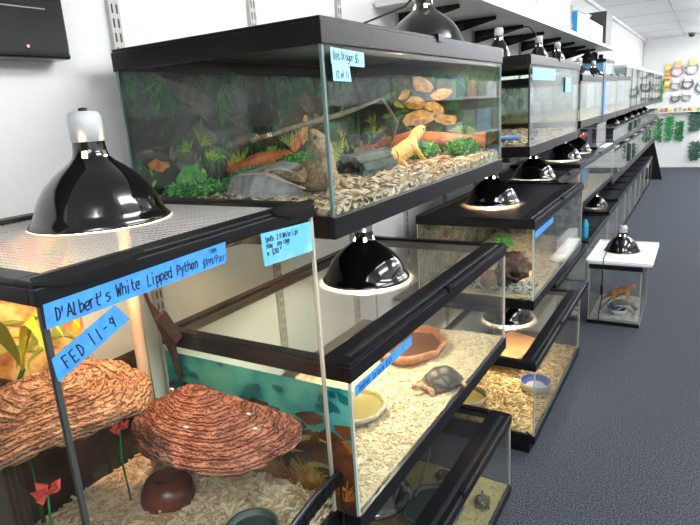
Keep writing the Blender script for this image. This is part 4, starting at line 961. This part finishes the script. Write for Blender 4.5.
# slotted standards and brackets
ys = [.83 + .43 * k for k in range(11)]
for k, y in enumerate(ys):
    t = thing('wall_standard', 'white slotted steel standard screwed upright to the wall', 'rail', (.006, y, .3), 'slotted wall standards')
    build('rail', MB().box(0, .011, y - .012, y + .012, .3, ZC - .04), M['railpaint'], t)
    sl_ = MB(); z = .5
    while z < 2.1:
        sl_.box(.0112, .0116, y - .0075, y - .0035, z, z + .017); sl_.box(.0112, .0116, y + .0035, y + .0075, z, z + .017); z += .027
    build('slot_pattern', sl_, M['greyrim'], t)
def bracket(y, z, L, lb, grp, h=.055):
    t = thing('shelf_bracket', lb, 'bracket', (.012, y, z - h), grp)
    build('arm', MB().prism([(.012, y - .004, z), (L, y - .004, z), (L, y - .004, z - .014), (L - .02, y - .004, z - .018), (.012, y - .004, z - h)], (0, .008, 0)), M['black'], t)
    build('stamped_plate', MB().box(.05, .11, y - .0048, y - .004, z - h * .62, z - h * .25), M['greyrim'], t)
for k, y in enumerate([v for v in ys if v > 2.0] ):
    if y < 5.5: bracket(y, 1.705, .25, 'black tapered bracket under the white overhead shelf', 'brackets of the white overhead shelf', .06)
for y in ys:
    for (a, b, z) in ((.76, 1.69, 1.150), (2.05, 3.03, 1.149), (3.05, 5.2, 1.190), (.7475, 1.72, .6085), (1.96, 2.98, .6145), (3.57, 5.1, .6855), (3.0, 3.568, .6155)):
        if a + .01 < y < b - .01: bracket(y, z, .40, 'black bracket holding up a tank shelf board', 'brackets of the tank shelves', .03)
bracket(.5, .61, .40, 'black bracket holding up the snake tank board', None, .03)

# things on the overhead shelf
def carton(label, x0, x1, y0, y1, z0, z1, m, extra=None, name='storage_box', cat='box'):
    t = thing(name, label, cat, ((x0 + x1) / 2, (y0 + y1) / 2, z0)); build('body', MB().box(x0, x1, y0, y1, z0, z1), m, t, bevel=.003)
    if extra: extra(t)
    return t
wb = mat('white card', (.78, .77, .8), .5)
def stamp(t):
    mb = MB(); 
    for k in range(20):
        a = 2 * PI * k / 20; b = 2 * PI * (k + 1) / 20; c = V((.3105, 2.98, 1.80))
        mb.add([c + V((0, .035 * math.cos(a), .03 * math.sin(a))), c + V((0, .035 * math.cos(b), .03 * math.sin(b))), c + V((0, .029 * math.cos(b), .024 * math.sin(b))), c + V((0, .029 * math.cos(a), .024 * math.sin(a)))], [(0, 1, 2, 3)])
    mb.box(.31, .3108, 2.96, 3.0, 1.79, 1.81)
    build('red_stamp', mb, mat('faded red', (.8, .4, .42), .6), t)
carton('white box with a faded red round stamp on the overhead shelf', .05, .31, 2.35, 3.15, 1.727, 2.06, wb, stamp)
carton('plain white box between the stamped box and the blue pack', .05, .30, 3.2, 3.82, 1.727, 2.05, M['white'])
carton('bright blue pack standing at the edge of the overhead shelf', .20, .325, 3.93, 4.2, 1.727, 1.85, mat('bright blue', (.03, .32, .75), .35), name='blue_pack', cat='pack')
carton('clear crinkled bag of packets beside the blue pack', .08, .30, 3.83, 3.92, 1.727, 1.88, glass_mat('crinkled bag', (.85, .88, .92), .5, .1), name='plastic_bag', cat='bag')
carton('long low white box next to the dark grey box', .05, .30, 4.24, 5.1, 1.727, 1.86, M['white'])
single('plastic_bag', MB().blob((.18, 4.6, 1.888), (.1, .3, .035), 16, 9, 0, .4, 9, 3), glass_mat('clear violet bag', (.8, .8, .92), .45, .1), 'clear bag of violet tinted packets lying on the long white box', 'bag', smooth=True)
carton('dark grey box standing at the end of the overhead shelf', .08, .31, 5.2, 5.52, 1.727, 1.98, mat('dark grey card', (.07, .07, .075), .5))

# ------------------------------------------------------------------ dome lamps
def dome_lamp(label, c, s=1.0, warm=True, power=6, top=True, group=None, cord=None, cat='lamp', dr=1.0):
    c = V(c); t = thing('dome_heat_lamp', label, cat, c, group)
    prof = [(.112, 0), (.1125, .003), (.105, .009), (.1, .020), (.095, .032), (.088, .045), (.077, .060), (.062, .074), (.047, .085), (.035, .093), (.0275, .100), (.0245, .110), (.0235, .124)]
    prof = [(r if r < .026 else .026 + (r - .026) * dr, z) for r, z in prof]
    inn = [(r - .0012, z) for r, z in prof]
    pr2 = [(r * s, z * s) for r, z in prof]; in2 = [(r * s, z * s) for r, z in inn]
    sk = lambda j, k: j == 10 and k % 8 in (1, 2)
    mb = MB(); mb.lathe(pr2, c, 40, 0, sk); mb.lathe([(a, b) for a, b in in2], c, 40, 1, sk)
    build('dome_shade', mb, [M['blackgloss'], M['innerdome']], t, smooth=False)
    for p in t_children_last().data.polygons: p.use_smooth = True
    if top:
        build('socket_housing', MB().lathe([(0.018 * s, .122 * s), (.025 * s, .1235 * s), (.0255 * s, .152 * s), (.0235 * s, .163 * s), (.019 * s, .168 * s), (0, .169 * s)], c, 24), M['ceramic'], t, smooth=True)
        build('cord_cap', MB().lathe([(.007 * s, .167 * s), (.0065 * s, .173 * s), (0, .174 * s)], c, 10), M['cord'], t, smooth=True)
    build('bulb', MB().blob(c + V((0, 0, .096 * s)), (.016 * s, .016 * s, .022 * s), 12, 8), M['ceramic'] if power == 0 else M['bulbw' if warm else 'bulbc'], t, smooth=True)
    if cord: build('cord', MB().tube(cord, .0032, 7), M['cord'], t, smooth=True)
    if power == 0: return t
    li = bpy.data.lights.new('heat_bulb_light', 'POINT'); li.energy = power; li.shadow_soft_size = .025; li.color = (1, .62, .34) if warm else (1, .88, .68)
    lo = bpy.data.objects.new('heat_bulb_light', li); C.objects.link(lo); lo.parent = t; lo.location = (0, 0, .045 * s)
    return t
def t_children_last(): return C.objects[-1]
dome_lamp('big glossy black dome lamp with white socket on the snake tank top', (.236, .562, 1.2240), .98, True, 24, dr=.93)
dome_lamp('glossy black dome lamp on the tortoise tank lid under the large terrarium', (.324, 1.218, .9535), .98, False, 16, True, cord=[(.324, 1.218, 1.107), (.26, 1.16, 1.125), (.16, 1.05, 1.09), (.03, .95, 1.06)])
dome_lamp('black dome lamp with tall white socket on the large terrarium lid', (.385, 1.49, 1.504), 1.0, True, 60, cord=[(.385, 1.49, 1.66), (.30, 1.56, 1.63), (.05, 1.64, 1.60)])
dome_lamp('black dome lamp on the lid of the stone cave tank', (.30, 2.33, .96), 1.0, True, 12, cord=[(.30, 2.33, 1.11), (.2, 2.35, 1.12), (.04, 2.4, 1.0)])
dome_lamp('black dome lamp on the narrow dark lidded tank', (.27, 3.15, .958), 1.0, False, 3)
dome_lamp('black dome lamp with blue tag on the long tank lid', (.264, 3.93, .976), 1.0, False, 3)
dome_lamp('black dome lamp on the long tank lid beside the violet lit tank', (.25, 4.42, .976), 1.0, False, 3)
dome_lamp('low black dome lamp on the lid above the blue rimmed bowl tank', (.313, 2.524, .389), 1.0, False, 9)
dome_lamp('black dome lamp below the tortoise tank over the floor turtle tank', (.322, 1.175, .349), 1.0, False, 0)
dome_lamp('black dome lamp standing on the white tray', (.64, 3.92, .402 - .006), .95, True, .3, cord=[(.64, 3.92, .545), (.62, 3.86, .56), (.60, 3.72, .50), (.575, 3.60, .42), (.573, 3.594, .30), (.575, 3.594, .18), (.565, 3.59, .09), (.56, 3.585, .01)])
single('cord_switch', MB().box(.567, .581, 3.574, 3.588, .20, .26), M['black'], 'black inline switch on the cord in front of the small lizard tank', 'switch', bevel=.003)
dome_lamp('black dome lamp with white socket over the greenish tank, next to the large terrarium', (.37, 2.19, 1.511), .62, False, 4, dr=.5, cord=[(.37, 2.19, 1.608), (.30, 2.34, 1.56), (.05, 2.48, 1.55)])
dome_lamp('black dome lamp with white socket at the middle of the greenish tank lid', (.40, 2.66, 1.511), .62, False, 4, dr=.5, cord=[(.40, 2.66, 1.608), (.35, 2.7, 1.66), (.30, 2.85, 1.68), (.05, 2.89, 1.66)])
dome_lamp('small dome lamp on the greenish tank lid, next to the short upper tank', (.42, 2.93, 1.511), .55, False, 2, dr=.5)
dome_lamp('small black cone lamp on the short upper tank by the greenish tank', (.40, 3.60, 1.463), .6, False, 4)
dome_lamp('small black cone lamp on the tank with the blue edge strip', (.37, 4.28, 1.473), .6, False, 4)
dome_lamp('small dome lamp on the far floor tier lid', (.25, 5.48, .401), .9, False, .3)
for k in range(6):
    y = 6.05 + k * .65; r = MB().lathe([(.065, 0), (.055, .02), (.03, .045), (.018, .055), (.018, .07), (0, .07)], (.28, y, 1.086), 14)
    single('dome_heat_lamp', r, M['blackgloss'], 'small black dome lamp on the second row of the far rack', 'lamp', 'lamps along the second row of the far rack', smooth=True)
for k in range(5):
    y = 5.5 + k * .8
    single('paper_sheet' if k % 2 else 'lid_sheet', MB().box(.12, .39, y, y + .28, .9015, .906), white_label, 'white sheet lying on the third row of the far rack', 'sheet', 'white sheets on the third row')
single('white_tray', MB().box(.30, .42, 4.62, 5.05, .9762, .984), white_label, 'white flat tray in front of the violet lit tank', 'tray')

# TV / dark panel on the wall near the camera
tv = thing('wall_monitor', 'black glossy wall monitor with a tiny red light', 'monitor', (.03, .35, 1.484))
build('casing', MB().box(.001, .05, -.25, .69, 1.484, 2.0), M['tv'], tv, bevel=.004)
build('bezel_line', MB().box(.05, .0506, -.2, .655, 1.5635, 1.5655), M['greycord'], tv)
build('indicator', MB().blob((.0505, .613, 1.503), (.001, .0022, .0022), 8, 6), M['led'], tv)

# ------------------------------------------------------------------ far wall goods
Yw = YF
def coil(label, x, z, R_, m, band):
    t = thing('hose_coil', label, 'coil', (x, Yw - .03, z - R_)); mb = MB()
    for q in range(4):
        pts = [(x + (R_ - .012 * (q % 2)) * math.cos(a * PI / 14), Yw - .02 - .014 * (q // 2), z + (R_ - .012 * (q % 2)) * math.sin(a * PI / 14)) for a in range(29)]
        mb.tube(pts, .011, 6)
    build('tubing', mb, m, t, smooth=True); build('hang_tag', MB().box(x - .05, x + .05, Yw - .045, Yw - .04, z + R_ * .45, z + R_ * 1.5), band, t)
gy = mat('grey hose', (.25, .26, .26), .4, col2=(.5, .5, .5), scale=30); rd = mat('reddish hose', (.4, .18, .2), .4, col2=(.6, .5, .5), scale=30)
card = mat('white tag', (.85, .83, .75), .5); cardo = mat('orange tag', (.85, .5, .2), .5); cardy = mat('yellow tag', (.85, .75, .25), .5)
coil('reddish hose coil with orange tag, top row by the yellow strip', .555, 1.66, .10, rd, cardo)
coil('pale grey hose coil with yellow tag in the top row', .775, 1.68, .10, mat('pale hose', (.45, .46, .46), .4), cardy)
coil('grey hose coil with white tag, middle row by the yellow strip', .545, 1.42, .08, gy, card)
coil('dark hose coil with white tag in the middle row', .72, 1.43, .085, mat('dark hose', (.14, .14, .15), .4), card)
coil('small dark coil in the bottom row by the plant packs', .55, 1.2, .065, mat('dark hose b', (.14, .14, .15), .4), card)
coil('small grey coil with white tag at the row end', .72, 1.21, .065, gy, card)
coil('blue grey coil hanging beyond the dark hose coil', .93, 1.36, .09, mat('blue hose', (.15, .25, .3), .4), card)
yt = thing('packet_strip', 'vertical yellow strip of small hanging packets', 'packets', (.41, Yw - .02, 1.34)); build('backing', MB().box(.36, .45, Yw - .02, Yw - .001, 1.34, 1.78), mat('yellow card', (.85, .68, .12), .5), yt)
for k in range(6): build('packet', MB().box(.372, .438, Yw - .03, Yw - .02, 1.37 + .065 * k, 1.41 + .065 * k), mat('packet %d' % k, random.choice(((.6, .2, .1), (.85, .8, .6), (.4, .15, .1))), .5), yt)
def pack_plant(label, x, z0, z1, w, m):
    t = thing('packed_plant', label, 'plant', (x, Yw - .04, z0)); mb = MB(); rnd = random.Random(int(x * 100))
    for k in range(160):
        z = rnd.uniform(z0, z1); a = rnd.uniform(0, 2 * PI); L = w * rnd.uniform(.35, .6); p = V((x + rnd.uniform(-.2, .2) * w, Yw - .035, z)); d = V((math.cos(a), -.25 * abs(math.sin(a)), rnd.uniform(-.2, .7))).normalized(); s = V((0, .3, .012))
        q = p + d * L; q.y = min(q.y, Yw - .005)
        mb.add([p, p + d * L * .5 + V((0, 0, .012)), q, p + d * L * .5 - V((0, 0, .012))], [(0, 1, 2, 3)])
    build('foliage', mb, m, t); build('stem', MB().tube([(x, Yw - .03, z0), (x, Yw - .03, z1)], .004, 5), mossm[0], t)
    build('hang_tag', MB().box(x - w * .3, x + w * .3, Yw - .03, Yw - .025, z1 - .02, z1 + .05), card, t)
pg = mat('plant green', (.04, .3, .08), .6); pg2 = mat('plant deep green', (.03, .2, .06), .6); pg3 = mat('plant grey green', (.07, .16, .12), .6)
pack_plant('green packed plant hanging at the rack end above the shelf rail', .30, 1.14, 1.58, .13, pg)
pack_plant('dark narrow green packed plant below the rail, by the rack', .335, .45, .86, .1, pg2)
pack_plant('wide bright green packed plant in the middle below the rail', .49, .46, .88, .14, pg)
pack_plant('shorter green packed plant right after the wide one', .65, .46, .79, .13, pg2)
pack_plant('grey green packed plant below the rail near the corner', .88, .62, .95, .2, pg3)
pack_plant('grey green packed plant hanging low near the floor', .92, .13, .42, .2, pg3)
single('wall_rail', MB().box(.02, 1.3, Yw - .12, Yw, .955, .97), M['shelfwhite'], 'narrow white rail shelf holding small colourful packs', 'shelf')
cols = [(.6, .2, .1), (.75, .6, .15), (.2, .35, .2), (.6, .35, .2), (.3, .25, .2)]
cm = [mat('small pack %d' % i, c, .5) for i, c in enumerate(cols)]
for k in range(17):
    x = .05 + k * .07; single('small_pack', MB().box(x, x + .05, Yw - .09, Yw - .05, .9705, 1.02 + .012 * (k % 3)), cm[k % 5], 'small colourful pack standing on the far wall rail', 'pack', 'small packs on the far rail')
cmr = thing('ceiling_camera', 'dark dome security camera on the ceiling near the far wall', 'camera', (.735, 11.5, ZC - .07))
build('base', MB().lathe([(.06, 0), (.06, -.015), (.045, -.02)], (.735, 11.5, ZC), 20), M['greycord'], cmr, smooth=True); build('dome', MB().blob((.735, 11.5, ZC - .03), (.048, .048, .04), 16, 10), M['greyrim'], cmr, smooth=True)

# ------------------------------------------------------------------ world and view
w = bpy.data.worlds.new('w'); SC.world = w; w.use_nodes = True
w.node_tree.nodes['Background'].inputs[0].default_value = (.8, .85, .9, 1); w.node_tree.nodes['Background'].inputs[1].default_value = .3
SC.view_settings.view_transform = 'Standard'; SC.view_settings.look = 'None'; SC.view_settings.gamma = 1; SC.view_settings.use_curve_mapping = False
SC.view_settings.exposure = 0.0
SC.cycles.transparent_max_bounces = 40; SC.cycles.max_bounces = 10; SC.cycles.sample_clamp_indirect = 6
SC.cycles.caustics_reflective = False; SC.cycles.caustics_refractive = False
# goods on the shelves across the aisle (seen mirrored in the tank fronts)
rg = random.Random(31)
gc = [mat('carton %d' % i, c, .5) for i, c in enumerate([(.85, .85, .85), (.7, .72, .78), (.3, .42, .6), (.55, .35, .3), (.6, .58, .45), (.3, .36, .32)])]
for z in (.53, .98, 1.43):
    y = 1.7
    while y < 10.5:
        w_ = rg.uniform(.25, .6); h_ = rg.uniform(.15, .33)
        single('product_box', MB().box(XR - .36, XR - .08, y, y + w_, z, z + h_), gc[rg.choice((0, 0, 1, 1, 2, 3, 4, 5))], 'product box on the shelves across the aisle, mirrored in the tank glass', 'box', 'boxes across the aisle'); y += w_ + .06
